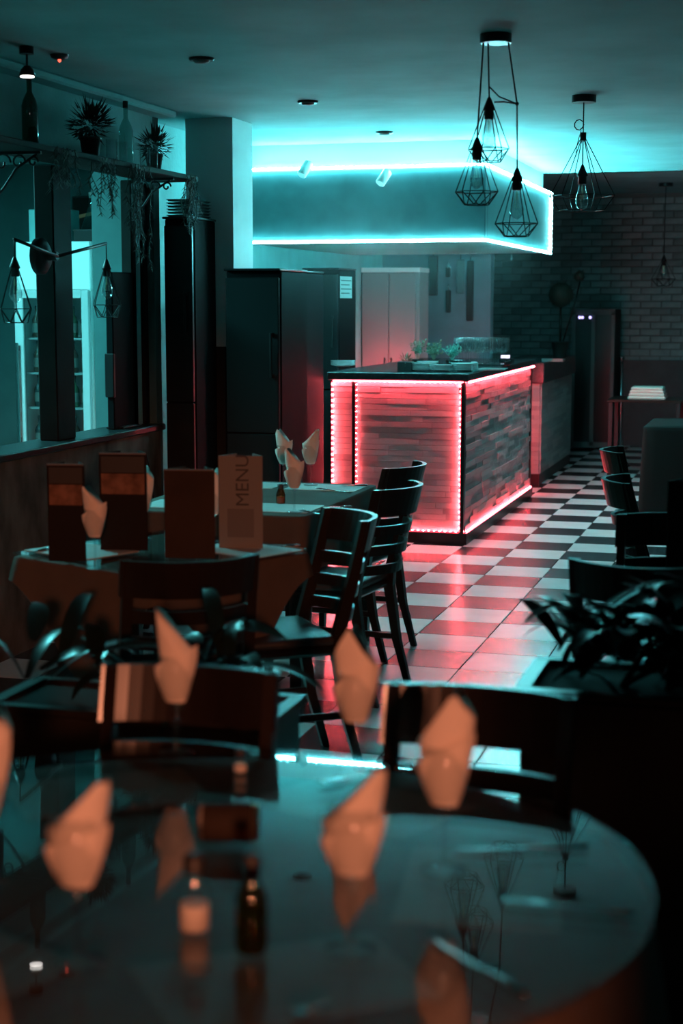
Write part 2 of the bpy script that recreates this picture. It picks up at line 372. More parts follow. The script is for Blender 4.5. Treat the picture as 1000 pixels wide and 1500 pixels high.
# second counter beyond the bar
b2 = thing('service_counter', 'low stone clad service counter beyond the bar with thick dark top', 'counter', (-2.105, 13.75, 0))
MB().box(-.40, 0, .03, 2.0, .0, .90).build('body', M['black_matte'], b2)
MB().box(-.40, .004, .012, 2.004, 0, .095).build('plinth', M['black'], b2)
MB().box(-.45, .04, -.03, 2.05, .90, 1.08, .008).build('top', M['slab'], b2)
f2 = [MB() for _ in range(4)]; n2 = 0
s2 = []
for i in range(4):
    o = MB().box(-.5, .5, -.5, .5, -.5, .5).build('cladding_strip', M['strip%d' % i], b2); s2.append(o.data); bpy.data.objects.remove(o)
for r in range(20):
    z0 = .10+r*.04; x = -.4
    while x < -.02:
        w = random.uniform(.12, .3); b = min(0, x+w); k = random.randrange(4)
        o = bpy.data.objects.new('cladding_strip', s2[k]); COL.objects.link(o); o.parent = b2
        o.location = ((x+b)/2, .016, z0+.019); o.scale = (b-x-.001, .03+random.uniform(-.004, .004), .0385); x += w
    y = .03
    while y < 1.99:
        w = random.uniform(.3, .5); b = min(2.0, y+w); k = random.randrange(4)
        o = bpy.data.objects.new('cladding_strip', s2[k]); COL.objects.link(o); o.parent = b2
        o.location = (0.002, (y+b)/2, z0+.019); o.scale = (.02+random.uniform(-.003, .003), b-y-.001, .0385); y += w
led_strip('red led strip up the far corner of the bar lighting the service counter', [((CX-.08, CYB+.012, .1), (CX-.08, CYB+.012, 1.0))], 'red', [(0, 1, 0)], G2, .034, .04, .006)

# ------------------------------------------------------------------ black appliances on the left
def black_cabinet(name, label, cat, x0, x1, y0, y1, h, rows, vents=False, sticker=False):
    o = thing(name, label, cat, ((x0+x1)/2, y0, 0)); w = (x1-x0)/2
    MB().box(-w, w, .03, y1-y0, .05, h, .006).build('body', M['black_satin'], o)
    for sx in (-w+.05, w-.05):
        for sy in (.07, y1-y0-.06): MB().lathe([(.02, 0), (.02, .05)], 10).build('foot', M['iron'], o, (sx, sy, 0))
    n = len(rows)
    for i in range(n):
        a = .07+(h-.10)*rows[i][0]; b = .07+(h-.10)*rows[i][1]
        d = MB().box(-w+.006, w-.006, 0, .03, a, b-.006, .004).build('door', M['black'], o)
        MB().box(w-.05, w-.035, -.03, -.018, (a+b)/2-.12, (a+b)/2+.12, .003).box(w-.05, w-.035, -.02, 0, (a+b)/2+.10, (a+b)/2+.12).box(w-.05, w-.035, -.02, 0, (a+b)/2-.12, (a+b)/2-.10).build('handle', M['iron'], d)
    MB().box(-w-.004, w+.004, .0, y1-y0+.004, h, h+.012, .003).build('top_rim', M['black'], o)
    if sticker:
        s = MB().box(w, w+.002, sticker[0], sticker[1], sticker[2], sticker[3]).build('notice', M['white'], o)
        for k in range(4):
            MB().box(w+.002, w+.003, sticker[0]+.02, sticker[1]-.02-.05*(k % 2), sticker[3]-.035-k*.032, sticker[3]-.028-k*.032).build('print_line', M['ink'], s)
    return o
black_cabinet('wine_fridge', 'tall black fridge in front of the white pillar', 'fridge', -2.93, -2.62, 8.0, 8.5, 1.77, [(0, .5), (.5, 1)])
black_cabinet('bar_fridge', 'black fridge between the pillar and the left end of the bar counter', 'fridge', -3.5, -2.985, 9.45, 10.05, 1.79, [(0, .62), (.62, 1)])
black_cabinet('kitchen_fridge', 'dark fridge behind the bar with a white notice on its side', 'fridge', -3.58, -3.30, 11.5, 12.0, 1.85, [(0, .5), (.5, 1)], False, (.05, .38, 1.635, 1.80))
bb = thing('black_board', 'black board standing on the ledge in the opening left of the thin posts', 'board', (XL-.06, 7.805, .936))
MB().box(-.02, .02, -.165, .15, 0, .825, .005).build('panel', M['black_satin'], bb); MB().box(-.026, .026, -.18, -.155, .17, .40, .004).build('hinge', M['iron'], bb); MB().box(-.05, .05, -.12, .10, 0, .012, .003).build('foot', M['iron'], bb)
D = black_cabinet('display_cabinet', 'tall shiny black cabinet at the far end of the opening', 'cabinet', -3.365, -3.19, 8.21, 8.57, 2.06, [(0, .5), (.5, 1)], True)
for k in range(6):
    t = MB().box(-.07, .07, -.14, .14, 0, .008, .002).box(-.076, .076, -.146, .146, .006, .010, .001).build('tray', M['steel'], None, (-3.28, 8.39, 2.074+k*.017))
    tag(t, ['lowest', 'second lowest', 'third lowest', 'third highest', 'second highest', 'topmost'][k]+' steel tray in the stack on the tall black cabinet', 'tray', 'stacked steel trays')

# ------------------------------------------------------------------ side room: cooler, freezer, picture, lamp
cool = thing('drinks_cooler', 'white drinks cooler with glass door and shelves of bottles', 'drinks cooler', (-4.47, 9.05, 0))
w, d, h = .255, .6, 1.98
MB().box(-w, w, .04, d, .0, .12, .004).box(-w, w, .04, d, h-.30, h, .006).box(-w, -w+.03, .04, d, .12, h-.30).box(w-.03, w, .04, d, .12, h-.30).box(-w, w, d-.03, d, .12, h-.30).build('cabinet', M['fridge_white'], cool)
dr = MB().box(-w, -w+.06, 0, .035, .12, h-.30, .004).box(w-.05, w, 0, .035, .12, h-.30, .004).box(-w+.06, w-.05, 0, .035, .12, .17).box(-w+.06, w-.05, 0, .035, h-.35, h-.30).build('door', M['shelf_grey'], cool)
MB().box(-w+.06, w-.05, .015, .019, .17, h-.35).build('door_pane', M['door_glass'], dr)
MB().box(-w+.015, -w+.035, -.035, -.02, .7, 1.35, .004).box(-w+.018, -w+.032, -.02, 0, .72, .75).box(-w+.018, -w+.032, -.02, 0, 1.30, 1.33).build('handle', M['steel'], dr)
shz = [.16, .42, .68, .94, 1.16, 1.38]
for z in shz: MB().box(-w+.032, w-.032, .06, d-.035, z-.012, z).build('shelf', M['shelf_grey'], cool)
btypes = []
def bottle(name, label, cat, glassm, h, r, capm, loc, group=None, lab=True, neck=.32):
    o = thing(name, label, cat, loc, 0, group)
    MB().lathe([(r*.9, 0), (r, .01), (r, h*.55), (r*.8, h*.63), (r*neck, h*.74), (r*neck, h*.93)], 14).build('body', glassm, o)
    MB().lathe([(r*neck*1.15, h*.90), (r*neck*1.15, h), (r*neck*.9, h+.002)], 10).build('cap', capm, o)
    if lab: MB().lathe([(r*1.02, h*.16), (r*1.02, h*.46)], 14, caps=False).build('label_band', M['label'], o)
    return remember(o)
BK = [bottle('drink_bottle', 'bottle on a shelf inside the white drinks cooler', 'bottle', mat('drink_%d' % i, c, .25), .2, .03, M['ink'], (0, 0, -5), 'bottles in the drinks cooler') for i, c in
      enumerate([(.10, .03, .02), (.05, .09, .05), (.22, .10, .05), (.03, .03, .035)])]
firsts = set()
for zi, z in enumerate(shz):
    for k in range(5):
        x = -.17+k*.085; i = random.randrange(4)
        p = (-4.47+x, 9.05+.13+random.uniform(0, .02), z)
        lb = '%s bottle from the left on the %s shelf of the drinks cooler' % (['first', 'second', 'third', 'fourth', 'fifth'][k], ['bottom', 'second lowest', 'third lowest', 'third highest', 'second highest', 'top'][zi])
        if i not in firsts: firsts.add(i); BK[i].location = p; BK[i]['label'] = lb
        else: dup(BK[i], p, None, lb)
fz = thing('upright_freezer', 'bright white upright freezer beside the drinks cooler', 'freezer', (-4.065, 9.12, 0))
MB().box(-.145, .16, .04, .6, .03, 2.02, .008).build('body', M['fridge_white'], fz)
dd = MB().box(-.145, .16, 0, .038, .05, 1.34, .008).build('door', M['fridge_white'], fz); MB().box(-.06, .10, -.02, 0, 1.30, 1.315, .003).build('handle', M['shelf_grey'], dd)
dd = MB().box(-.145, .16, 0, .038, 1.35, 2.01, .008).build('door', M['fridge_white'], fz); MB().box(-.02, .06, -.003, 0, 1.70, 1.86).build('sticker', M['label'], dd)
pic = thing('framed_picture', 'dark picture with an orange streak on the side room wall', 'picture', aty(130, 315, 10.97))
MB().box(-.13, .13, -.02, .02, -.14, .14, .005).build('frame', M['black'], pic); MB().box(-.115, .115, -.024, -.02, -.125, .125).build('print', M['card_dark'], pic)
MB().box(-.115, .115, -.027, -.024, -.01, .014, 0, Matrix.Rotation(-.2, 4, 'Y')).build('streak', mat('orange_print', (.75, .25, .12), .5), pic)
bx = MB().box(-.13, .13, -.1, .1, 0, .21, .004).build('cardboard_box', M['wall'], None, (-4.58, 9.35, 1.98)); tag(bx, 'plain carton standing on top of the drinks cooler', 'box')
MB().box(-.132, .132, -.02, .02, .206, .2115).build('tape', M['label'], bx)
bx = MB().box(-.09, .09, -.09, .09, 0, .075, .004).build('storage_tub', M['black_matte'], None, (-4.315, 9.35, 1.98)); tag(bx, 'small dark tub under the carafe on the drinks cooler', 'tub')
MB().box(-.094, .094, -.094, .094, .072, .082, .003).build('lid', M['black'], bx)
cf = thing('glass_carafe', 'clear glass carafe standing above the drinks cooler', 'carafe', (-4.315, 9.35, 2.062))
MB().lathe([(.075, 0), (.07, .01), (.045, .08), (.02, .15), (.02, .20), (.028, .22)], 16).build('body', M['clear_bottle'], cf)
MB().lathe([(.018, .20), (.02, .235)], 10).build('stopper', M['label'], cf)
lamp = thing('ceiling_light_panel', 'cyan light panel on the ceiling of the side room', 'ceiling light', (-5.0, 7.0, CEIL-.06))
MB().box(-.33, .33, -.63, .63, .02, .058, .006).build('housing', M['white'], lamp)
MB().box(-.3, .3, -.6, .6, .012, .02).build('diffuser', emit('cyan_diffuser', (.16, .90, .95), SIDE_ROOM_STRENGTH), lamp)

# ------------------------------------------------------------------ high shelf along the left wall
sh = thing('wall_shelf', 'dark plank shelf high on the left wall above the opening', 'shelf', (XL, 5.2, 2.25))
MB().box(0, .26, 0, 3.45-.52, 0, .028, .004).build('board', M['wood_matte'], sh)
for yy in (7.82-5.2, 6.3-5.2):
    br = MB(); s = 1
    br.box(.002, .014, yy-.008, yy+.008, -.22, 0).box(.0, .24, yy-.008, yy+.008, -.012, 0)
    for c0, c1 in ((.05, .045), (.13, .035), (.20, .025)):
        br.tube([(c0+cos(t)*c1*(1-t/9), yy, -.045+sin(t)*c1*(1-t/9)) for t in [k*.5 for k in range(14)]], .005, 6)
    br.tube([(.01, yy, -.2), (.06, yy, -.15), (.12, yy, -.07), (.22, yy, -.012)], .006, 6)
    br.build('bracket', M['iron'], sh)
def bush(mb, c, r, n, ln, flat=1.):
    for _ in range(n):
        u = random.uniform(-1, 1); a = random.uniform(0, 2*pi); q = math.sqrt(1-u*u)
        dr = Vector((q*cos(a), q*sin(a), abs(u)*flat if flat < 1 else u)); p = Vector(c)+dr*r*random.uniform(.25, .9)
        e = p+(dr+Vector((0, 0, .25)))*ln*random.uniform(.6, 1.2); s = dr.cross(Vector((random.random(), random.random(), 1))).normalized()*ln*.13
        mb.add([p-s, p+s, e], [(0, 1, 2)])
def potted(name, label, loc, r, h, pr, m='needles'):
    o = thing(name, label, 'plant', loc)
    MB().lathe([(pr*.75, 0), (pr, h), (pr*1.08, h), (pr*1.08, h+.015), (pr*.9, h+.015), (pr*.88, h-.01)], 16).build('pot', M['pot'], o)
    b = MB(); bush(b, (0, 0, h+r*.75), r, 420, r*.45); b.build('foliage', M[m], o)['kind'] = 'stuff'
    return o
potted('potted_bush', 'round dark potted bush in the middle of the high shelf', (-3.24, 7.02, 2.278), .105, .09, .05)
potted('potted_bush', 'round dark potted bush at the far end of the high shelf', (-3.24, 7.80, 2.278), .088, .08, .045)
bottle('wine_bottle', 'tall pale wine bottle with dark cap between the two bushes on the high shelf', 'bottle', M['clear_bottle'], .32, .036, M['ink'], (-3.24, 7.44, 2.278), None, False)
bottle('wine_bottle', 'dark wine bottle at the near end of the high shelf', 'bottle', M['bottle_glass'], .32, .036, M['ink'], (-3.24, 6.40, 2.278), None, False)
def vase(loc, label): 
    o = MB().lathe([(.024, 0), (.026, .004), (.028, .105), (.0265, .105), (.0245, .008), (.001, .008)], 14).build('glass_vase', M['glass'], None, loc); tag(o, label, 'vase'); return o
for y, l in ((7.15, 'first clear glass right of the middle bush on the high shelf'), (7.27, 'clear glass just left of the pale wine bottle on the high shelf'), (7.56, 'clear glass just right of the pale wine bottle on the high shelf'), (7.66, 'clear glass left of the far end bush on the high shelf')):
    vase((-3.19, y, 2.278), l)
def garland(label, x, y, z, drop, spread, n):
    o = thing('hanging_garland', label, 'garland', (x, y, z), 0, None); st = MB(); nd = MB()
    for k in range(n):
        yy = random.uniform(-spread, spread); L_ = drop*random.uniform(.45, 1); xx = random.uniform(-.03, .04)
        pts = [Vector((xx, yy, 0))]
        for q in range(8): pts.append(pts[-1]+Vector((random.uniform(-.012, .012), random.uniform(-.02, .02)+yy*.04, -L_/8)))
        st.tube(pts, .0022, 4)
        for q in range(1, 9):
            for _ in range(7):
                a = random.uniform(0, 2*pi); dv = Vector((cos(a)*.5, sin(a), -.6)).normalized()*random.uniform(.02, .05)
                p = pts[q]+(pts[q-1]-pts[q])*random.random(); s = dv.cross(Vector((1, .2, 0))).normalized()*.0035
                nd.add([p-s, p+s, p+dv], [(0, 1, 2)])
    st.build('stem', M['twig'] if False else M['needles'], o)['kind'] = 'stuff'; nd.build('needles', M['needles'], o)['kind'] = 'stuff'
GZ = 2.27
garland('dark greenery trailing from the near end of the high shelf', XL+.275, 6.42, GZ, .20, .10, 9)
garland('dark greenery trailing in front of the wide window post', XL+.275, 6.88, GZ, .30, .07, 9)
garland('long dark greenery trailing from the middle of the high shelf', XL+.275, 7.27, GZ, .52, .10, 12)
garland('dark greenery trailing over the scroll bracket at the far end of the high shelf', XL+.275, 8.03, GZ, .36, .12, 11)

# two armed wall lamp on the post
def cage(mb, rings, n, r=.0022, apex=None, zig=True):
    P = [[Vector((R*cos(2*pi*(i+o)/n), R*sin(2*pi*(i+o)/n), z)) for i in range(n)] for R, z, o in rings]
    for k, ring in enumerate(P):
        if rings[k][0] > .008: mb.tube(ring, r, 5, closed=True)
    for k in range(len(P)-1):
        for i in range(n):
            mb.tube([P[k][i], P[k+1][i]], r, 5)
            if zig and abs(rings[k][2]-rings[k+1][2]) > .1: mb.tube([P[k][(i+1) % n], P[k+1][i]], r, 5)
def bulb_parts(root, at_, s=1.):
    x, y, z = at_
    so_ = MB().lathe([(.004, .05*s), (.008, .045*s), (.024*s, .005*s), (.024*s, 0), (.019*s, -.002), (.019*s, -.034*s), (.015*s, -.036*s)], 14).build('socket', M['iron'], root, at_)
    bl = MB().lathe([(.012*s, -.034*s), (.014*s, -.045*s), (.028*s, -.10*s), (.029*s, -.115*s), (.022*s, -.135*s), (.008*s, -.147*s), (.001, -.149*s)], 16).build('bulb', M['bulb_glass'], root, at_)
    f = MB()
    for k in range(4):
        a = k*pi/2; f.tube([(.004*cos(a), .004*sin(a), -.045*s), (.010*s*cos(a), .010*s*sin(a), -.105*s)], .0007, 4)
    f.tube([(0, 0, -.036*s), (0, 0, -.075*s)], .002, 6); f.build('filament', M['filament'], bl)
wl = thing('wall_lamp', 'black two armed wall lamp with caged bulbs on the wide window post', 'wall lamp', (-3.28, 6.72, 1.815))
MB().lathe([(.085, -.10), (.085, -.075), (.06, -.055), (.02, -.05), (.02, .0)], 20, Matrix.Rotation(pi/2, 4, 'Y')).build('wall_plate', M['iron'], wl)
for y1, z1 in ((-.46, .06), (.50, .075)):
    MB().tube([(0, 0, 0), (.02, y1, z1)], .008, 8).build('arm', M['iron'], wl)
    MB().tube([(.02, y1, z1), (.02, y1, z1-.075)], .003, 6).build('cord', M['black_matte'], wl)
    bulb_parts(wl, (.02, y1, z1-.125), 1.0)
    c = MB(); cage(c, [(.018, -.005, 0), (.075, -.175, 0), (.05, -.235, .5)], 6); c.build('cage', M['iron'], wl, (.02, y1, z1-.125))

# ------------------------------------------------------------------ ceiling fittings
def pendant_canopy(root, r, z): MB().lathe([(r, z-.035), (r, z)], 24).build('canopy', M['black'], root)
c0 = onz(726, 50, CEIL)
p1 = thing('pendant_cluster', 'three caged bulbs hanging from one black ceiling plate near the bar', 'pendant lamp', (c0.x, c0.y, CEIL))
pendant_canopy(p1, .062, 0)
def rel(px, py): v = aty(px, py, c0.y); return Vector((v.x-c0.x, 0, v.z-CEIL))
s1, s2_, s3 = rel(714, 160), rel(702, 222), rel(757, 265)
s2_.y = -.05; s1.y = .03
for pts in ([(-.03, 0, -.035), s1+Vector((0, 0, .05))], [(-.045, -.02, -.035), s2_+Vector((0, 0, .05))], [(.05, 0, -.035), rel(757, 152), s3+Vector((0, 0, .05))]):
    MB().tube(pts, .0035, 6).build('cord', M['black_matte'], p1)
kn = rel(757, 152)
MB().tube([s1+Vector((.0, 0, .09)), s1+Vector((.04, 0, .05)), kn], .003, 6).tube([s1+Vector((.02, 0, .03)), s1+Vector((.06, 0, .03)), kn], .003, 6).build('tie_cord', M['black_matte'], p1)
MB().lathe(sphere_prof(.008, 6), 8).build('knot', M['black_matte'], p1, kn)
for s, (R, zr, Rb, zb) in ((s1, (.082, -.15, .05, -.20)), (s2_, (.085, -.16, .05, -.21)), (s3, (.085, -.165, .05, -.215))):
    bulb_parts(p1, s, 1.0)
    c = MB(); cage(c, [(.012, .03, 0), (R, zr, 0), (Rb, zb, .5)], 6); c.build('cage', M['iron'], p1, s)
c1 = onz(855, 140, CEIL)
p2 = thing('pendant_lamp', 'single black pendant with a wide pyramid cage left of the dark back room', 'pendant lamp', (c1.x, c1.y, CEIL))
pendant_canopy(p2, .062, 0)
zt = aty(854, 258, c1.y).z-CEIL
MB().tube([(0, 0, -.035), (0, 0, zt+.05)], .0035, 6).tube([(0, 0, -.13), (-.018, 0, -.118), (-.034, 0, -.122), (-.044, 0, -.136), (-.044, 0, -.152), (-.034, 0, -.166), (-.018, 0, -.170), (-.004, 0, -.158), (.003, 0, -.142)], .003, 6).tube([(-.01, 0, -.17), (-.03, 0, -.24), (-.035, 0, -.30)], .0018, 5).build('cord', M['black_matte'], p2)
bulb_parts(p2, (0, 0, zt), 1.15)
c = MB(); za = aty(854, 203, c1.y).z-CEIL; zr = aty(857, 287, c1.y).z-CEIL; zb = aty(857, 308, c1.y).z-CEIL
cage(c, [(.012, za, 0), (.165, zr, 0), (.115, zb, 0)], 6, .0026); c.build('cage', M['iron'], p2)
MB().lathe([(.016, za-.01), (.016, za+.03)], 10).build('cage_collar', M['iron'], p2)
c2 = onz(975, 268, 2.80)
p3 = thing('pendant_lamp', 'far black pendant hanging in the dark back room', 'pendant lamp', (c2.x, c2.y, 2.80)); pendant_canopy(p3, .07, 0)
MB().tube([(0, 0, -.035), (0, 0, -.72)], .004, 6).build('cord', M['black_matte'], p3); bulb_parts(p3, (0, 0, -.78), 1.2)
c = MB(); cage(c, [(.012, -.76, 0), (.12, -.96, 0), (.07, -1.03, .5)], 6, .003); c.build('cage', M['iron'], p3)
for (px, py), l in (((451, 148), 'small dark ceiling vent nearest the white pillar'), ((563, 193), 'small ceiling vent just in front of the bright bulkhead'), ((295, 85), 'dark ceiling vent above the left wall')):
    p = onz(px, py, CEIL); v = thing('ceiling_vent', l, 'vent', (p.x, p.y, CEIL))
    MB().lathe([(.05, -.012), (.055, -.006), (.055, 0)], 20).build('rim', M['black'], v); MB().lathe([(.001, -.022), (.03, -.02), (.036, -.012)], 16).build('disc', M['pot'], v)
sp = thing('ceiling_spotlight', 'small lit white spotlight above the near end of the high shelf', 'spotlight', (-3.05, 6.0, CEIL))
MB().lathe([(.03, -.03), (.03, 0)], 14).tube([(0, 0, -.03), (0, 0, -.07)], .005, 6).build('mount', M['iron'], sp)
p = atx(40, 113, -3.05); sp.location = (p.x, p.y, CEIL); dz = p.z-CEIL
MB().tube([(0, 0, -.03), (0, 0, dz+.03)], .005, 6).lathe([(.012, dz+.045), (.026, dz+.03), (.034, dz+.005), (.03, dz+.005)], 14).build('lamp_head', M['iron'], sp)
MB().lathe([(.028, dz), (.028, dz+.004)], 14).build('lens', emit('warm_white_lens', (1, .93, .88), 5), sp)
p = onz(87, 80, CEIL); sd = thing('smoke_detector', 'small ceiling smoke detector with a red light above the left wall', 'smoke detector', (max(p.x, -3.1), p.y, CEIL))
MB().lathe([(.02, -.02), (.035, -.014), (.04, 0)], 16).build('housing', M['pot'], sd); MB().lathe(sphere_prof(.0075, 6), 8).build('indicator', emit('red_indicator', (1, .1, .06), 3), sd, (0, 0, -.024))
def spot(px, py, label):
    p = aty(px, py, 10.03); o = thing('bulkhead_spotlight', label, 'spotlight', (p.x, p.y, p.z)); Mx = Matrix.Rotation(radians(24), 4, 'Y') @ Matrix.Rotation(radians(-35), 4, 'X')
    MB().lathe([(.026, -.055), (.032, -.05), (.032, .05), (.026, .055)], 16, Mx).build('barrel', M['white'], o); MB().lathe([(.024, -.0565), (.024, -.0555)], 16, Mx).build('lens', M['glass'], o)
    MB().tube([(0, 0, .03), (0, .05, .05)], .008, 8).build('bracket', M['white'], o)
spot(562, 260, 'white cylinder spotlight in the middle of the dark bulkhead panel'); spot(447, 248, 'small white spotlight on the bulkhead nearer the white pillar')

# ------------------------------------------------------------------ kitchen wall hangings
def hang(name, label, cat, px0, px1, py0, py1, m, y=13.985, hole=True):
    a, b = aty(px0, py0, y), aty(px1, py1, y); o = thing(name, label, cat, ((a.x+b.x)/2, y, b.z)); w, h = (b.x-a.x)/2, a.z-b.z
    MB().box(-w, w, -.012, .008, 0, h, .006).build('blade', m, o); MB().tube([(0, -.006, h), (0, -.008, h+.03), (0, .006, h+.05)], .004, 6).build('hook', M['steel'], o)
hang('chopping_board', 'wide dark board hanging on the kitchen wall', 'board', 628, 641, 375, 433, M['black_matte'])
hang('chopping_board', 'short dark board hanging between the two longer ones on the kitchen wall', 'board', 653, 660, 391, 406, M['black_matte'])
hang('picture_strip', 'narrow dark panel hanging below the short board on the kitchen wall', 'panel', 653, 660, 425, 458, M['black_matte'])
hang('chopping_board', 'long dark board hanging right of the narrow panel on the kitchen wall', 'board', 669, 680, 380, 430, M['panel'])
hang('kitchen_knife', 'slim dark tool hanging at the right end of the kitchen wall', 'tool', 684, 693, 382, 470, M['black_matte'])

# ------------------------------------------------------------------ things on the worktop
WT = CH+.055
pl = MB().lathe([(.001, 0), (.06, 0), (.062, .004), (.115, .013), (.117, .016), (.06, .008), (.001, .006)], 28)
plate0 = pl.build('dinner_plate', M['china']); plate_used = [False]
def plates(px, py, y, n, stack, r=1.):
    p = aty(px, py, y)
    for k in range(n):
        o = plate0 if not plate_used[0] else plate0.copy()
        if plate_used[0]: COL.objects.link(o)
        plate_used[0] = True
        o.location = (p.x, y, WT+.001+k*.0098); o.scale = (r, r, 1)
        tag(o, '%s plate of the %s' % (['lowest', 'second lowest', 'middle', 'second highest', 'topmost'][k] if n == 5 else ['lowest', 'second lowest', 'second highest', 'topmost'][k], stack), 'plate', stack)
plates(617, 540, 10.45, 5, 'left stack of white plates on the bar', .72)
plates(647, 542, 10.42, 4, 'middle stack of white plates on the bar', .72)
plates(680, 540, 10.48, 5, 'right stack of white plates on the bar', .80)
plates(626, 533, 10.75, 5, 'stack of white plates hidden behind the left stack', .66)
plates(503, 532, 11.0, 4, 'stack of white plates at the left end of the bar', .8)
def small_plant(label, px, y, m, h, n, r):
    p = aty(px, 500, y); o = thing('potted_plant', label, 'plant', (p.x, y, WT)); MB().lathe([(.035, 0), (.045, .06), (.047, .06), (.04, .058)], 14).build('pot', M['pot'], o)
    st = MB(); lf = MB()
    for k in range(n):
        a = random.uniform(0, 2*pi); q = random.uniform(.1, 1)*r; tip = Vector((cos(a)*q, sin(a)*q, h*random.uniform(.6, 1.))); mid = Vector((cos(a)*q*.35, sin(a)*q*.35, h*.5))
        st.tube([(0, 0, .05), mid, tip], .0014, 4)
        for t in range(7):
            b = mid.lerp(tip, random.random()); dv = Vector((random.uniform(-1, 1), random.uniform(-1, 1), random.uniform(-.2, 1))).normalized()*.02; s = dv.cross(Vector((0, 1, .3))).normalized()*.006
            lf.add([b, b+dv*.5+s, b+dv, b+dv*.5-s], [(0, 1, 2, 3)])
    st.build('stems', m, o)['kind'] = 'stuff'; lf.build('foliage', m, o)['kind'] = 'stuff'
small_plant('dry twiggy pot plant left of the plates on the bar', 612, 10.98, M['twig'], .20, 14, .07)
small_plant('bushy grey green pot plant in the middle of the bar', 635, 10.98, M['twig'], .19, 34, .10)
small_plant('mint green leafy pot plant on the bar', 662, 10.95, M['mint'], .17, 26, .07)
nb_ = thing('napkin_box', 'dark wooden box stuffed with leafy sprigs on the bar', 'box', (aty(594, 540, 10.4).x, 10.4, WT)); MB().box(-.05, .05, -.04, .04, 0, .065, .004).build('box_body', M['pot'], nb_)
b = MB(); bush(b, (0, 0, .075), .04, 90, .035); b.build('sprigs', M['twig'], nb_)['kind'] = 'stuff'
wg = MB().lathe([(.026, 0), (.028, .004), (.004, .008), (.0035, .07), (.012, .08), (.030, .11), (.032, .14), (.026, .19), (.0248, .19), (.030, .14), (.028, .11), (.010, .084), (.001, .08)], 16)
tray = MB().box(-.20, .20, -.14, .14, 0, .012, .003).box(-.205, -.195, -.14, .14, .01, .03).box(.195, .205, -.14, .14, .01, .03).build('glass_tray', M['iron'], None, (aty(705, 522, 11.6).x, 11.6, WT)); tag(tray, 'black tray of upturned glasses at the right of the bar', 'tray')
gl0 = None
for k in range(18):
    x = tray.location.x-.165+(k % 6)*.066; y = 11.6-.09+(k//6)*.09
    if gl0 is None: gl0 = wg.build('bar_glass', M['bar_glass'], None, (x, y, WT+.013)); o = gl0
    else: o = gl0.copy(); COL.objects.link(o); o.location = (x, y, WT+.013)
    tag(o, 'stemmed glass on the black bar tray, %s row, %s from the left' % (['front', 'middle', 'back'][k//6], ['first', 'second', 'third', 'fourth', 'fifth', 'sixth'][k % 6]), 'glass', 'glasses on the bar tray')
for k, px in enumerate((661, 670, 677, 684)):
    p = aty(px, 530, 10.75); vs = MB().lathe([(.016, 0), (.02, .07), (.0185, .07), (.015, .004), (.001, .004)], 12).build('shot_glass', M['bar_glass'], None, (p.x, 10.75, WT)); tag(vs, '%s small straight glass from the left, behind the right stack of plates' % ['first', 'second', 'third', 'fourth'][k], 'glass', 'small glasses behind the plates')
bx = MB().box(-.025, .025, -.025, .025, 0, .045, .003).build('napkin_dispenser', M['mint'], None, (aty(694, 530, 10.9).x, 10.9, WT)); tag(bx, 'small pale green box behind the plates on the bar', 'box'); MB().box(-.018, .018, -.018, .018, .045, .05).build('paper', M['china'], bx)
for k in range(3):
    f = MB().box(-.09, .09, -.06, .06, 0, .003).build('paper_menu', M['card_white'], None, (aty(720, 540, 10.75).x, 10.75+k*.02, WT+.001+k*.0032), .25-.2*k); tag(f, ['lowest', 'middle', 'topmost'][k]+' of the flat papers lying right of the plates on the bar', 'paper', 'papers on the bar')
ph = thing('card_terminal', 'small device with a bright violet screen at the far end of the bar', 'card terminal', (aty(742, 520, 12.2).x, 12.2, WT)); MB().box(-.05, .05, -.06, .06, 0, .03, .004).build('case', M['black'], ph)
MB().box(-.035, .035, -.002, .002, -.012, .012, 0, Matrix.Translation((0, -.064, .045)) @ Matrix.Rotation(-.5, 4, 'X')).build('screen', emit('violet_screen', (.75, .7, 1.0), 2.2), ph)
sc2 = thing('paper_tray', 'pale flat tray lying on the service counter', 'tray', (aty(811, 526, 14.1).x, 14.1, 1.08)); MB().box(-.09, .09, -.1, .1, 0, .016, .003).build('base', M['card_white'], sc2); MB().box(-.094, .094, -.104, -.098, .0, .028).build('lip', M['card_white'], sc2)
# topiary and dark back room furniture
tp = thing('topiary_tree', 'dark topiary tree with two ball crowns by the brick wall', 'plant', (aty(820, 500, 15.2).x, 15.2, 1.08))
MB().lathe([(.06, 0), (.085, .15), (.09, .15), (.08, .14)], 14).build('pot', M['pot'], tp)
MB().tube([(0, 0, .12), (0, 0, .5)], .012, 6).tube([(.02, 0, .12), (.13, 0, .5), (.18, 0, .72)], .008, 6).build('trunk', M['wood'], tp)
b = MB(); zc = aty(820, 432, 15.2).z-1.08; b.lathe(sphere_prof(.12, 8), 12, Matrix.Translation((0, 0, zc))); bush(b, (0, 0, zc), .125, 380, .05); b.build('crown', M['needles'], tp)
b = MB(); q = aty(848, 405, 15.2); xo = q.x-tp.location.x; b.lathe(sphere_prof(.05, 8), 10, Matrix.Translation((xo, 0, q.z-1.08))); bush(b, (xo, 0, q.z-1.08), .058, 160, .03); b.build('crown', M['needles'], tp)
a0, a1 = aty(838, 458, 17.2), aty(896, 655, 17.2)
gf = thing('back_room_cooler', 'dark glass fronted cooler with small violet lights against the brick wall', 'cooler', ((a0.x+a1.x)/2, 17.2, 0)); w = (a1.x-a0.x)/2
MB().box(-w, w, .05, .6, .03, 1.53, .006).build('body', M['black_matte'], gf)
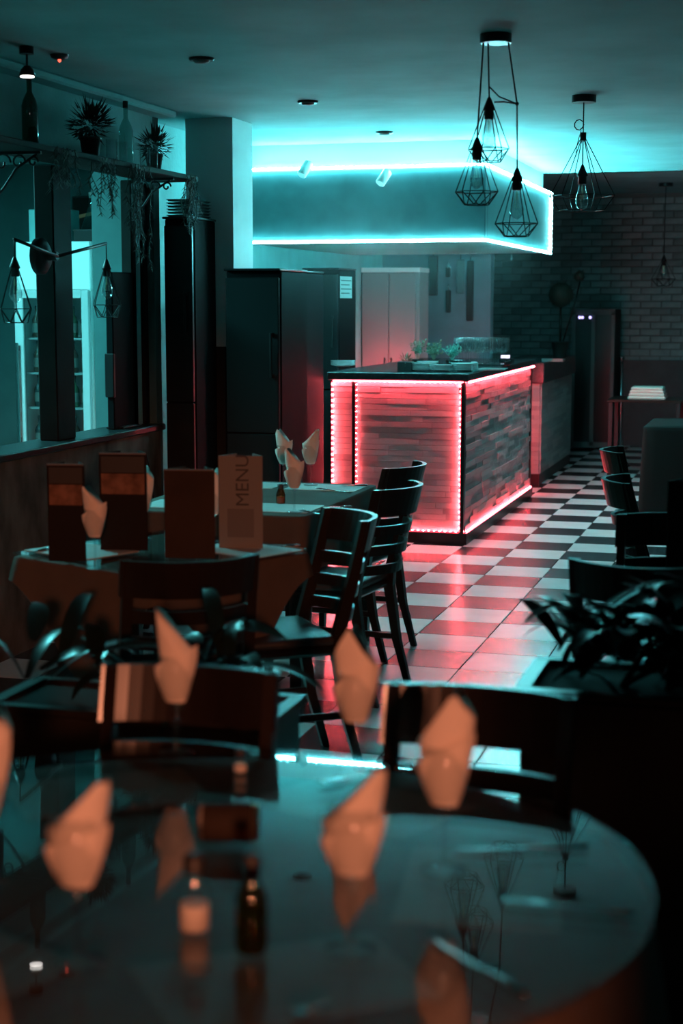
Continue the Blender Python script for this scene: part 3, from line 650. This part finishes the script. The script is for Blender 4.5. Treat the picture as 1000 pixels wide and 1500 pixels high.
MB().box(-w, -w+.035, 0, .05, .05, 1.50).box(w-.035, w, 0, .05, .05, 1.50).box(-.02, .02, 0, .05, .05, 1.5).box(-w, w, 0, .05, 1.47, 1.53).box(-w, w, 0, .05, .03, .09).build('door_frame', M['frame_grey'], gf)
MB().box(-w+.03, -.02, .015, .02, .09, 1.47).box(.02, w-.03, .015, .02, .09, 1.47).build('door_pane', M['black'], gf)
for px in (848.5, 852.5, 864): q = aty(px, 465, 17.18); MB().lathe(sphere_prof(.015, 6), 8).build('indicator', emit('violet_indicator', (.45, .4, 1.0), 3), gf, (q.x-gf.location.x, -.012, q.z))
q = onz(914, 655, 0); ps = thing('barrier_post', 'slim shiny metal post standing right of the back room cooler', 'post', (q.x, 15.6, 0)); ps.location.x = aty(910, 600, 15.6).x
MB().lathe([(.10, 0), (.10, .015), (.02, .03)], 18).build('base', M['iron'], ps); MB().tube([(0, 0, .03), (-.01, 0, 1.05)], .018, 10).build('pole', M['steel'], ps); MB().lathe(sphere_prof(.028, 8), 10).build('finial', M['steel'], ps, (-.01, 0, 1.06))

# ------------------------------------------------------------------ chairs
def arc_rail(mb, w, z0, z1, y0, y1, sag, th, n=10):
    vs = []; fs = []
    for i in range(n+1):
        u = -1+2*i/n; x = u*w; s = -sag*(1-u*u)
        for z, y in ((z0, y0), (z1, y1)):
            for t in (0, -th): vs.append((x, y+s+t, z))
    for i in range(n):
        a, b = i*4, i*4+4
        fs += [(a, b, b+2, a+2), (a+1, a+3, b+3, b+1), (a+2, b+2, b+3, a+3), (a, a+1, b+1, b)]
    fs += [(0, 2, 3, 1), (n*4, n*4+1, n*4+3, n*4+2)]
    mb.add(vs, fs, False)
def make_chair(name, label, loc, rz, group=None, sag=.10, wood='wood'):
    o = thing(name, label, 'chair', loc, rz, group)
    # local: sits facing +y, backrest at -y
    MB().box(-.205, .205, -.19, .21, .425, .455, .012).build('seat_frame', M[wood], o)
    bm = bmesh.new(); bmesh.ops.create_cube(bm, size=1)
    for v in bm.verts: v.co = Vector((v.co.x*.40, .01+v.co.y*.39, .4725+v.co.z*.035))
    bmesh.ops.bevel(bm, geom=list(bm.edges), offset=.016, segments=3, affect='EDGES', profile=.5)
    me = bpy.data.meshes.new('seat'); bm.to_mesh(me); bm.free(); me.polygons.foreach_set('use_smooth', [True]*len(me.polygons)); me.materials.append(M['vinyl'])
    s = bpy.data.objects.new('seat', me); COL.objects.link(s); s.parent = o
    def yb(z): return -.185 if z < .46 else -.185-(z-.46)*.24
    for sx in (-1, 1):
        leg = MB(); x = sx*.185
        leg.add([(x-.018, .175, .43), (x+.018, .175, .43), (x+.018, .21, .43), (x-.018, .21, .43), (x-.012+sx*.004, .185, 0), (x+.012+sx*.004, .185, 0), (x+.012+sx*.004, .21, 0), (x-.012+sx*.004, .21, 0)],
                [(0, 1, 2, 3), (7, 6, 5, 4), (0, 4, 5, 1), (1, 5, 6, 2), (2, 6, 7, 3), (3, 7, 4, 0)]); leg.build('leg', M[wood], o)
        st = MB(); zs = [0, .2, .43, .50, .7, .875]; ys = [-.275, -.22, -.185, -.19, -.245, -.285]; hw = [.013, .017, .021, .021, .018, .016]
        vs = []; fs = []
        for z, y, k in zip(zs, ys, hw): vs += [(x-k*.8, y-k, z), (x+k*.8, y-k, z), (x+k*.8, y+k, z), (x-k*.8, y+k, z)]
        for j in range(5):
            for i in range(4): fs.append((j*4+i, j*4+(i+1) % 4, j*4+4+(i+1) % 4, j*4+4+i))
        fs += [(3, 2, 1, 0), (20, 21, 22, 23)]; st.add(vs, fs); st.build('leg', M[wood], o)
        MB().box(x-.009, x+.009, -.21, .19, .20, .225, .004).build('stretcher', M[wood], o)
    r = MB(); arc_rail(r, .205, .765, .875, -.240, -.268, sag, .020, 14); r.build('top_rail', M[wood], o)
    for z in (.545, .625, .705): r = MB(); arc_rail(r, .185, z-.02, z+.02, yb(z)+.014, yb(z)+.006, sag*.9, .016, 12); r.build('slat', M[wood], o)
    return remember(o)
GC = 'dark ladder back dining chairs'
def facing(dx, dy): return math.atan2(-dx, dy)
CH0 = make_chair('dining_chair', 'dark wooden chair at the far table, right in front of the bar counter', (-1.955, 6.92, 0), facing(-.98, .13), GC)
chairs = [
    ((-1.79, 6.13), (-.98, .13), 'dark wooden chair at the far table, nearer of the pair before the bar'),
    ((-1.695, 5.03), (-.81, -.59), 'dark wooden chair between the two left tables with teal lit seat'),
    ((-1.80, 4.42), (-.55, .83), 'dark wooden chair seen from behind at the square table with menu cards'),
    ((-.555, 2.585), (-.04, -1), 'dark wooden chair on the far right side of the round front table'),
    ((-1.12, 2.60), (.05, -1), 'dark wooden chair on the far left side of the round front table'),
    ((-.36, 5.17), (-.02, -1), 'dark wooden chair with its back to the aisle end of the small right table'),
    ((-.36, 4.72), (.1, 1), 'dark wooden chair tucked in at the near side of the small right table'),
    ((-.52, 7.93), (1, .1), 'dark wooden chair with a red lit edge farther up the right side of the aisle'),
    ((-.36, 6.62), (1, .1), 'dark wooden chair half hidden behind the upright menu at the right edge'),
    ((-2.75, 6.90), (1, .0), 'dark wooden chair on the far left side of the far table'),
]
for (x, y), (dx, dy), l in chairs:
    if 'front table' in l:
        o = make_chair('dining_chair', l, (x, y, 0), facing(dx, dy), GC, .036, 'wood_gloss'); o.scale.x = .90
    else: dup(CH0, (x, y, 0), facing(dx, dy), l)

# ------------------------------------------------------------------ tables
TCX, TCY, TR = -.85, 2.075, .70
FZ, CZ = .7665, .7697
# the front table is tilted so its glass mirrors the LED strips
TILT = Matrix.Translation((TCX, TCY, .008)) @ Matrix.Rotation(radians(-2.0), 4, 'X') @ Matrix.Translation((-TCX, -TCY, 0))
TINV = TILT.inverted()
def onf(px, py, z=FZ):      # spot on the askew front table top, in the table's own frame
    p0 = TILT @ Vector((TCX, TCY, z)); n = TILT.to_3x3() @ Vector((0, 0, 1)); o = Vector((0, 0, CAMZ)); d = ray(px, py)
    return TINV @ (o+d*((p0-o).dot(n)/d.dot(n)))
def pedestal(o, h):
    MB().lathe([(.18, 0), (.18, .015), (.05, .05), (.035, .08), (.035, h-.03), (.12, h-.012), (.12, h)], 20).build('pedestal', M['iron'], o)
def drape(rect_or_r, h, drop, folds, amp, z_top, sides=96, corner=False, tip=None):
    """cloth: flat top and skirt with folds; outline given as function of angle"""
    vs = [(0, 0, z_top)]; fs = []
    rows = [(1.0, 0.), (1.004, -.004), (1.01, -.05), (1.02, -.33), (1.03, -.66), (1.04, -1.)]
    for k, (s, t) in enumerate(rows):
        for i in range(sides):
            a = 2*pi*i/sides; R = rect_or_r(a); dr = drop(a); wv = 1+(amp*sin(folds*a+.7)+amp*.5*sin(folds*1.7*a))*max(0, -t)
            vs.append((cos(a)*R*s*wv, sin(a)*R*s*wv, z_top+t*dr))
    for i in range(sides): fs.append((0, 1+i, 1+(i+1) % sides))
    for k in range(len(rows)-1):
        for i in range(sides): fs.append((1+k*sides+i, 1+(k+1)*sides+i, 1+(k+1)*sides+(i+1) % sides, 1+k*sides+(i+1) % sides))
    return MB().add(vs, fs, True)
def sq(hx, hy):
    def f(a):
        c, s = abs(cos(a)), abs(sin(a)); return min(hx/max(c, 1e-6), hy/max(s, 1e-6))
    return f
# round front table
ft = thing('round_table', 'round front table under a dark cloth and glass top', 'table', (TCX, TCY, 0)); pedestal(ft, .725)
MB().lathe([(TR-.03, .725), (TR-.02, .728), (TR-.02, .744)], 48).build('tabletop', M['wood'], ft)
cl = drape(lambda a: TR-.012, 0, lambda a: .235, 14, .02, .7465, 112).build('tablecloth', M['cloth_dark'], None, (TCX, TCY, 0)); tag(cl, 'dark brown tablecloth draped over the round front table', 'tablecloth')
gt = MB().prism([(TR*cos(2*pi*k/96), TR*sin(2*pi*k/96)) for k in range(96)], 0, .008).build('glass_table_top', M['table_glass'], None, (TCX, TCY, .7575)); tag(gt, 'round clear glass sheet lying on the front table', 'glass top')
# square table with the menus
S2 = (-2.05, 4.955); rot2 = math.atan2(.175, .47)+pi/4
t2 = thing('square_table', 'square table with menu cards on the left, under a pointed cloth', 'table', (S2[0], S2[1], 0), rot2); pedestal(t2, .72)
MB().box(-.345, .345, -.345, .345, .72, .742, .004).build('tabletop', M['wood'], t2)
cl2 = drape(sq(.352, .352), 0, lambda a: .08+.30*abs(cos(2*a))**1.5, 8, .012, .7445, 128).build('tablecloth', M['cloth'], None, (S2[0], S2[1], 0), rot2); tag(cl2, 'brown tablecloth with pointed hem on the square table', 'tablecloth')
g2 = MB().box(-.36, .36, -.36, .36, 0, .007, .002).build('glass_table_top', M['table_glass'], None, (S2[0], S2[1], .7515), rot2); tag(g2, 'square clear glass sheet lying on the table with menu cards', 'glass top')
# far table
S1 = (-2.28, 6.60)
t1 = thing('long_table', 'rectangular far table in front of the bar, under a brown cloth', 'table', (S1[0], S1[1], 0))
MB().box(-.40, .40, -.57, .57, .715, .74, .004).build('tabletop', M['wood'], t1)
for sx in (-.36, .36):
    for sy in (-.53, .53): MB().box(sx-.025, sx+.025, sy-.025, sy+.025, 0, .715, .004).build('leg', M['wood'], t1)
cl1 = drape(sq(.41, .58), 0, lambda a: .24, 12, .012, .7425, 128).build('tablecloth', M['cloth'], None, (S1[0], S1[1], 0)); tag(cl1, 'brown tablecloth on the rectangular far table', 'tablecloth')
# small right table and right back table
S3 = (-.10, 4.98)
t3 = thing('side_table', 'small cloth covered table at the right edge of the aisle', 'table', (S3[0], S3[1], 0)); pedestal(t3, .72)
MB().box(-.36, .36, -.16, .16, .72, .742, .004).build('tabletop', M['wood'], t3)
cl3 = drape(sq(.372, .172), 0, lambda a: .24, 10, .012, .7445, 96).build('tablecloth', M['cloth_black'], None, (S3[0], S3[1], 0)); tag(cl3, 'dark tablecloth on the small right table', 'tablecloth')
S4 = (-.42, 11.5)
t4 = thing('back_table', 'cloth covered table far along the right side of the aisle', 'table', (S4[0], S4[1], 0))
MB().box(-.52, .52, -.42, .42, .715, .742, .004).build('tabletop', M['wood'], t4)
for sx in (-.48, .48):
    for sy in (-.38, .38): MB().box(sx-.025, sx+.025, sy-.025, sy+.025, 0, .715, .004).build('leg', M['wood'], t4)
cl4 = drape(sq(.545, .445), 0, lambda a: .62, 10, .008, .7445, 96).build('tablecloth', M['cloth_black'], None, (S4[0], S4[1], 0)); tag(cl4, 'long dark tablecloth on the far right table', 'tablecloth')
t5 = thing('wall_table', 'table with cloth in the dark back room beside the metal post', 'table', (-1.30, 14.6, 0))
MB().box(-.28, .38, -.3, .3, .71, .735, .004).build('tabletop', M['wood'], t5)
for sx in (-.25, .35):
    for sy in (-.26, .26): MB().box(sx-.02, sx+.02, sy-.02, sy+.02, 0, .71, .004).build('leg', M['iron'], t5)
lin = MB()
for k in range(4): lin.box(-.17+.01*k, .17-.008*k, -.13, .13, k*.028, k*.028+.027, .010)
q = aty(948, 590, 14.5); lo = lin.build('folded_linen', M['napkin'], None, (q.x, 14.5, .735)); tag(lo, 'pale pile of folded linen on the back room table', 'linen')

# ------------------------------------------------------------------ tableware
WG = [(.033, 0), (.034, .003), (.008, .008), (.0042, .016), (.0038, .085), (.010, .095), (.026, .112), (.034, .140), (.035, .165), (.032, .190), (.0308, .190), (.0335, .165), (.0325, .140), (.0245, .114), (.008, .099), (.001, .097)]
glass0 = None
def wine_glass(loc, label, scale=1.):
    global glass0
    if glass0 is None:
        glass0 = thing('wine_glass', label, 'wine glass', loc)
        MB().lathe(WG[:6]+[(.0005, .0955)], 24).build('stem', M['glass'], glass0); MB().lathe([(.0095, .0945)]+WG[5:], 24, caps=False).build('bowl', M['glass'], glass0)
        remember(glass0); o = glass0
    else: o = dup(glass0, loc, 0, label)
    o.scale = (scale,)*3; return o
def napkin(loc, label, rz=0., pc=.35, peak=.06, h=.135, w0=.016, w1=.034, lean=0.):
    """folded napkin standing in a glass: tapering fold with one raised corner and an overlapping flap"""
    o = thing('napkin', label, 'napkin', loc, rz); n = 28
    def shell(w0, w1, top, fl, yoff, a0=0., a1=2*pi):
        vs = []; fs = []; m = 8; closed = a1-a0 > 6.2; cnt = n if closed else n+1
        for j in range(m+1):
            t = j/m
            for i in range(cnt):
                a = a0+(a1-a0)*i/n; w = w0+(w1-w0)*t**.75*(1-.10*max(0, t-.8)*5)
                vs.append((w*cos(a)*(1+.04*sin(5*a)*t)+lean*t, w*fl*sin(a)+yoff, top(a)*t))
        for j in range(m):
            for i in range(n): fs.append((j*cnt+i, j*cnt+(i+1) % cnt, (j+1)*cnt+(i+1) % cnt, (j+1)*cnt+i))
        if closed: fs += [tuple(reversed(range(n))), tuple(range(m*cnt, m*cnt+n))]
        return MB().add(vs, fs, True)
    shell(w0, w1, lambda a: h*.80+(peak+h*.20)*max(0., 1-abs(cos(a)-pc)/(1.15+.45*abs(pc)))**1.1, .58, 0).build('fold', M['napkin'], o)
    shell(w0*1.12, w1*1.06, lambda a: h*(.74+.20*cos(a)), .66, -.0015, pi*1.0, pi*2.0).build('flap', M['napkin'], o)
    return o
def setting(pos, gl, nl, pc=.35, s=1., peak=.06, hh=.122):
    wine_glass(pos, gl, s); napkin((pos[0], pos[1], pos[2]+.101*s), nl, 0., pc, peak*s, hh*s, .017*s, .044*s)
front = [((115, 1412), 'nearest left on the round front table', .85, .05), ((515, 1393), 'at the near middle of the round front table', .85, .055), ((650, 1276), 'at the right of the round front table', .35, .055),
         ((520, 1137), 'at the far middle of the round front table', -.2, .055), ((258, 1104), 'at the far left of the round front table', -.95, .06)]
for (px, py), w, rz, pk in front:
    p = onf(px, py); setting((p.x, p.y, FZ), 'stemmed wine glass holding a napkin '+w, 'pointed folded napkin in the glass '+w, rz, 1.0, pk, 0.088 if 'near' in w else .118)
p = onf(-22, 1300); setting((p.x, p.y, FZ), 'stemmed wine glass just inside the left edge of the round front table', 'folded napkin just inside the left edge of the photo', .3, 1.0, .05)
Z1 = .7435; Z2 = .7595
for (px, py), w, rz in (((416, 712), 'at the back left of the far table', -.6), ((455, 712), 'at the back right of the far table', .8), ((431, 752), 'at the near side of the far table', -.7)):
    p = onz(px, py, Z1); setting((p.x, p.y, Z1+.004), 'stemmed wine glass with napkin '+w, 'folded napkin in the glass '+w, rz, 1.0, .045)
for (px, py), w, rz in (((140, 832), 'right of the darkest menu card on the square table', -.7), ((210, 790), 'behind the second menu card on the square table', .2), ((312, 795), 'between the two right menu cards', .2)):
    p = onz(px, py, Z2); setting((p.x, p.y, Z2), 'stemmed wine glass with napkin '+w, 'folded napkin in the glass '+w, rz, 1.0, .045)

def placemat(c, z, w, h, rz, m, label, group=None):
    o = MB().box(-w/2, w/2, -h/2, h/2, 0, .002, .0005).build('placemat', m, None, (c[0], c[1], z), rz); tag(o, label, 'placemat', group)
    MB().box(-w/2+.012, w/2-.012, -h/2+.012, h/2-.012, .002, .0024).build('printed_panel', m, o)
Zc1 = .7432
placemat((-2.07, 7.0), Zc1, .34, .24, 0, M['mat_paper'], 'pale placemat at the back right corner of the far table')
placemat((-2.47, 7.0), Zc1, .34, .24, 0, M['mat_paper'], 'pale placemat at the back left corner of the far table')
placemat((-2.06, 6.24), Zc1, .34, .26, 0, M['mat_paper'], 'pale placemat at the near right corner of the far table')
placemat((-2.47, 6.24), Zc1, .34, .26, 0, M['mat_paper'], 'pale placemat at the near left corner of the far table')
placemat((S2[0]+.27, S2[1]+.09), .7592, .24, .32, rot2, M['mat_paper'], 'pale placemat at the right corner of the square table')
placemat((S2[0]-.26, S2[1]-.09), .7592, .24, .32, rot2, M['mat_paper'], 'pale placemat at the left corner of the square table')
placemat((S3[0]-.20, S3[1]-.01), .7450, .26, .26, 0, M['mat_paper'], 'pale placemat on the small right table')
for k, w in enumerate(('right', 'far right', 'far left', 'left', 'near left', 'near right')):
    a = radians(8+60*k)
    placemat((TCX+.45*cos(a), TCY+.45*sin(a)), .7537, .23, .33, a, M['mat_brown'], 'taupe placemat at the %s of the round front table' % w)
def knife(a, b, z, label, w=.009):
    a, b = Vector((a.x, a.y)), Vector((b.x, b.y)); Ln = (b-a).length; o = thing('table_knife', label, 'knife', (a.x, a.y, z), math.atan2((b-a).y, (b-a).x))
    MB().prism([(0, 0), (Ln*.12, -w*.8), (Ln*.52, -w*.75), (Ln*.54, -w*.4), (Ln*.54, w*.4), (0, w*.4)], 0, .002).build('blade', M['steel'], o)
    MB().tube([(Ln*.53, 0, .003), (Ln*.58, 0, .004), (Ln*.8, 0, .0045), (Ln*.97, 0, .0045), (Ln, 0, .0042)], [w*.45, w*.55, w*.75, w*.8, w*.4], 10, Matrix.Diagonal((1, 1, .55, 1))).build('handle', M['steel'], o)
def fork(a, b, z, label, w=.011):
    a, b = Vector((a.x, a.y)), Vector((b.x, b.y)); Ln = (b-a).length; o = thing('table_fork', label, 'fork', (a.x, a.y, z), math.atan2((b-a).y, (b-a).x)); hd = MB()
    for k in range(4): y = -w*.85+k*w*.566; hd.box(0, Ln*.22, y-.0013, y+.0013, .003, .005)
    hd.prism([(Ln*.21, -w), (Ln*.30, -w), (Ln*.37, -w*.3), (Ln*.37, w*.3), (Ln*.30, w), (Ln*.21, w)], .002, .005); hd.build('head', M['steel'], o)
    MB().tube([(Ln*.35, 0, .005), (Ln*.6, 0, .007), (Ln*.9, 0, .005), (Ln, 0, .005)], [w*.3, w*.32, w*.7, w*.35], 10, Matrix.Diagonal((1, 1, .5, 1))).build('handle', M['steel'], o)
knife(onf(668, 1245, CZ), onf(862, 1241, CZ), CZ, 'dark shiny knife right of the right wine glass on the front table')
fork(onf(735, 1322, CZ), onf(930, 1340, CZ), CZ, 'shiny fork below the knife at the right of the front table')
knife(onf(636, 1378, CZ), onf(772, 1460, CZ), CZ, 'slanting knife at the near right of the front table')
fork(onf(470, 1150, CZ), onf(560, 1128, CZ), CZ, 'fork at the far edge of the front table')
knife(onf(160, 1188, CZ), onf(218, 1177, CZ), CZ, 'short knife gleaming teal at the left of the front table')
fork(onf(430, 1490, CZ), onf(482, 1472, CZ), CZ, 'fork at the near edge of the front table')
for a, b, l in (((500, 711), (538, 711), 'knife lying at the back right of the far table'), ((482, 742), (515, 743), 'knife lying on the near mat of the far table')): knife(onz(*a, .748), onz(*b, .748), .7471, l, .012)
fork(onz(470, 717), onz(512, 722), .7471, 'x') if False else fork(onz(465, 716, .748), onz(514, 722, .748), .7471, 'fork lying at the back right of the far table', .012)
fork(onz(440, 748, .748), onz(475, 755, .748), .7471, 'fork lying on the near mat of the far table', .012)
knife(onz(392, 800, .76), onz(440, 801, .76), .7632, 'knife lying at the right corner of the square table', .010)
knife(onz(38, 812, .76), onz(70, 806, .76), .7632, 'knife lying at the left corner of the square table', .010)

def shaker(loc, label, body, h=.10, r=.021):
    o = thing('shaker', label, 'shaker', loc); MB().lathe([(r*.9, 0), (r, .004), (r, h*.5), (r*.62, h*.72), (r*.55, h*.78)], 16).build('body', body, o)
    MB().lathe([(r*.50, .003), (r*.85, .003), (r*.85, h*.35)], 14).build('filling', M['napkin'], o)
    MB().lathe([(r*.66, h*.76), (r*.68, h*.95), (r*.4, h)], 14).build('cap', M['ink'], o); return o
p = onf(285, 1362); shaker((p.x, p.y, FZ), 'clear glass shaker with black cap in the middle of the front table', M['glass'], .105, .023)
p = onf(352, 1132); shaker((p.x, p.y, FZ), 'small shaker at the far side of the front table', M['glass'], .045, .014)
p = onz(411, 738, Z1); shaker((p.x, p.y, Z1+.001), 'small shaker with dark cap on the far table', M['amber_glass'], .085, .020)
p = onf(368, 1392); bottle('sauce_bottle', 'small amber sauce bottle with black cap on the front table', 'bottle', M['amber_glass'], .125, .021, M['ink'], (p.x, p.y, FZ), None, False, .5)
p = onf(330, 1237); jr = thing('napkin_holder', 'rounded brown holder box lying behind the shaker on the front table', 'holder', (p.x, p.y+.02, FZ), .25)
MB().tube([(-.045, 0, .030), (-.040, 0, .030), (.040, 0, .030), (.045, 0, .030)], [.026, .030, .030, .026], 20).build('barrel', M['card_brown'], jr)
MB().tube([(-.047, 0, .030), (-.041, 0, .030)], [.028, .0305], 20).build('end_band', M['label'], jr); MB().tube([(.036, 0, .030), (.044, 0, .030)], [.0306, .028], 20).build('end_band', M['brass'], jr)

# the front table is tilted for its reflections: everything on it tilts with it
bpy.context.view_layer.update()
for o in list(COL.objects):
    if o.parent is None and o.get('label') and (('front table' in o['label'] and 'planter' not in o.name and o.name.split('.')[0] != 'dining_chair') or 'left edge of the photo' in o['label']):
        o.matrix_world = TILT @ o.matrix_world

# ------------------------------------------------------------------ menu cards on the square table
def text(parent, body, size, loc, rot, m, ext=.0004):
    cu = bpy.data.curves.new('lettering', 'FONT'); cu.body = body; cu.size = size; cu.align_x = 'CENTER'; cu.align_y = 'CENTER'; cu.extrude = ext
    o = bpy.data.objects.new('lettering', cu); COL.objects.link(o); cu.materials.append(m); bpy.context.view_layer.update()
    me = bpy.data.meshes.new_from_object(o.evaluated_get(bpy.context.evaluated_depsgraph_get())); bpy.data.objects.remove(o)
    o = bpy.data.objects.new('lettering', me); COL.objects.link(o); o.parent = parent; o.location = loc; o.rotation_euler = rot; return o
def menu(label, x0, x1, ytop, ybase, m, kind, dep=.06):
    a = onz((x0+x1)/2, ybase, Z2+.001); Y = a.y; l, r = aty(x0, ybase, Y), aty(x1, ybase, Y); t = aty((x0+x1)/2, ytop, Y); w = (r.x-l.x)/2; h = t.z-Z2
    o = thing('menu_card', label, 'menu', ((l.x+r.x)/2, Y, Z2+.0006), YAW*.6)
    MB().box(-w, w, -.002, .002, 0, h, .0005).build('front_panel', m, o)
    pv = Matrix.Translation((w, 0, 0)) @ Matrix.Rotation(radians(118), 4, 'Z')
    MB().box(0, w*1.3, -.002, .002, 0, h, 0, pv).build('side_panel', m, o)
    pv = Matrix.Translation((-w, 0, 0)) @ Matrix.Rotation(radians(62), 4, 'Z')
    MB().box(0, w*1.3, -.002, .002, 0, h, 0, pv).build('side_panel', m, o)
    if kind == 'photo':
        MB().box(-w+.006, w-.006, -.003, -.002, h*.80, h*.965).build('header_print', M['ink'], o)
        MB().box(-w+.006, w-.006, -.003, -.002, h*.58, h*.79).build('photo_print', M['food'], o)
        MB().box(-w, w, -.003, .003, h-.005, h+.001).build('edge_strip', M['card_grey'], o)
    if kind == 'text':
        text(o, 'MENU', h*.205, (w*.12, -.0026, h*.735), (pi/2, -pi/2, 0), M['ink'])
        MB().box(-w*.62, w*.62, -.003, -.002, h*.12, h*.43).build('grey_print', M['card_grey'], o)
    if kind == 'plain': MB().box(-w, w, -.003, .003, h-.004, h+.001).build('edge_strip', M['card_grey'], o)
    return o
menu('dark menu card with a food photo, leftmost on the square table', 74, 124, 680, 822, M['card_dark'], 'photo')
menu('dark menu card with a food photo, second from the left on the square table', 150, 214, 664, 806, M['card_dark'], 'photo')
menu('plain brown folded menu card on the square table', 244, 313, 688, 818, M['card_brown'], 'plain')
menu('white menu card lettered MENU sideways on the square table', 323, 383, 668, 803, M['card_white'], 'text')
a = onz(998, 826, .746); mm = thing('menu_card', 'tall dark menu card standing on the small right table', 'menu', (-.275, 4.93, .7452), .1)
MB().box(-.075, .075, -.002, .002, 0, .31, .0005).build('front_panel', M['card_dark'], mm)
for sx, an in ((-.075, 62), (.075, 118)): MB().box(0, .09, -.002, .002, 0, .31, 0, Matrix.Translation((sx, 0, 0)) @ Matrix.Rotation(radians(an), 4, 'Z')).build('side_panel', M['card_dark'], mm)

# ------------------------------------------------------------------ planters with strap leaved plants
def leaf_mesh(L_, W, droop, n=7):
    vs = []; fs = []
    for i in range(n+1):
        t = i/n; w = W*(sin(pi*min(1, t*.92+.08))**.7)*(1 if t < .97 else .2); y = L_*t*(1-.18*t*t*droop); z = L_*(.55*t-droop*.75*t*t)
        vs += [(-w, y, z+.25*w), (0, y, z), (w, y, z+.25*w)]
    for i in range(n): a = i*3; fs += [(a, a+1, a+4, a+3), (a+1, a+2, a+5, a+4)]
    m = MB().add(vs, fs, True); return m
def planter(label, loc, w, d, h, nl, spread, lh, plabel):
    o = thing('planter_box', label, 'planter', loc)
    MB().box(-w, w, -d, d, 0, h-.02, .006).build('trough', M['wood'], o)
    MB().box(-w-.015, w+.015, -d-.015, -d+.02, h-.02, h, .004).box(-w-.015, w+.015, d-.02, d+.015, h-.02, h, .004).box(-w-.015, -w+.02, -d+.02, d-.02, h-.02, h).box(w-.02, w+.015, -d+.02, d-.02, h-.02, h).build('rim', M['wood'], o)
    MB().box(-w+.02, w-.02, -d+.02, d-.02, h-.02, h-.012).build('soil', M['soil'], o)
    pz = thing('leafy_plant', plabel, 'plant', (loc[0], loc[1], h-.012)); ms = []
    for L_, W, dr in ((.30, .020, .75), (.24, .024, 1.0), (.36, .016, .6), (.18, .026, .5)):
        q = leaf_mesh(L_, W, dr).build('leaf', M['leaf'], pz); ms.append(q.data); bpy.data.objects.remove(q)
    st = MB()
    for k in range(5): st.tube([(random.uniform(-w, w)*.6, random.uniform(-d, d)*.4, 0), (random.uniform(-w, w)*.7, random.uniform(-d, d)*.5, lh*.7)], .008, 6)
    st.build('stem', M['needles'], pz)
    for k in range(nl):
        q = bpy.data.objects.new('leaf', random.choice(ms)); COL.objects.link(q); q.parent = pz
        q.location = (random.uniform(-w, w)*spread, random.uniform(-d, d)*.6, random.uniform(0, lh)*.8)
        q.rotation_euler = (random.uniform(-.2, .75), random.uniform(-.4, .4), random.uniform(0, 2*pi)); q.scale = (random.uniform(.8, 1.2),)*3
    return o
planter('dark wooden planter box at the right of the front table', (-.25, 3.60, 0), .31, .16, .74, 120, .85, .16, 'dense dark strap leaved plant in the right planter')
planter('dark wooden planter box behind the left of the front table', (-1.52, 3.55, 0), .36, .14, .62, 24, .9, .20, 'dark strap leaved plant in the left planter')

# ------------------------------------------------------------------ haze hanging round the lit bulkhead
hm = bpy.data.materials.new('thin_haze'); hm.use_nodes = True; nt = hm.node_tree; nt.nodes.clear()
v = nt.nodes.new('ShaderNodeVolumeScatter'); v.inputs['Anisotropy'].default_value = .2
tc = nt.nodes.new('ShaderNodeTexCoord'); mp = nt.nodes.new('ShaderNodeMapping'); mp.vector_type = 'TEXTURE'
mp.inputs['Location'].default_value = (-2.55, 10.3, 2.05); mp.inputs['Scale'].default_value = (1.25, 1.5, .95)
gr = nt.nodes.new('ShaderNodeTexGradient'); gr.gradient_type = 'QUADRATIC_SPHERE'; mu = nt.nodes.new('ShaderNodeMath'); mu.operation = 'MULTIPLY'; mu.inputs[1].default_value = .10
nt.links.new(tc.outputs['Object'], mp.inputs[0]); nt.links.new(mp.outputs[0], gr.inputs[0]); nt.links.new(gr.outputs['Fac'], mu.inputs[0]); nt.links.new(mu.outputs[0], v.inputs['Density'])
ou = nt.nodes.new('ShaderNodeOutputMaterial'); nt.links.new(v.outputs[0], ou.inputs['Volume'])
hz = MB().box(-3.58, -1.30, 8.95, 11.85, 1.1, CEIL-.002).build('haze', hm); tag(hz, 'thin haze hanging around the lit bulkhead and bar', 'haze', None, 'stuff')
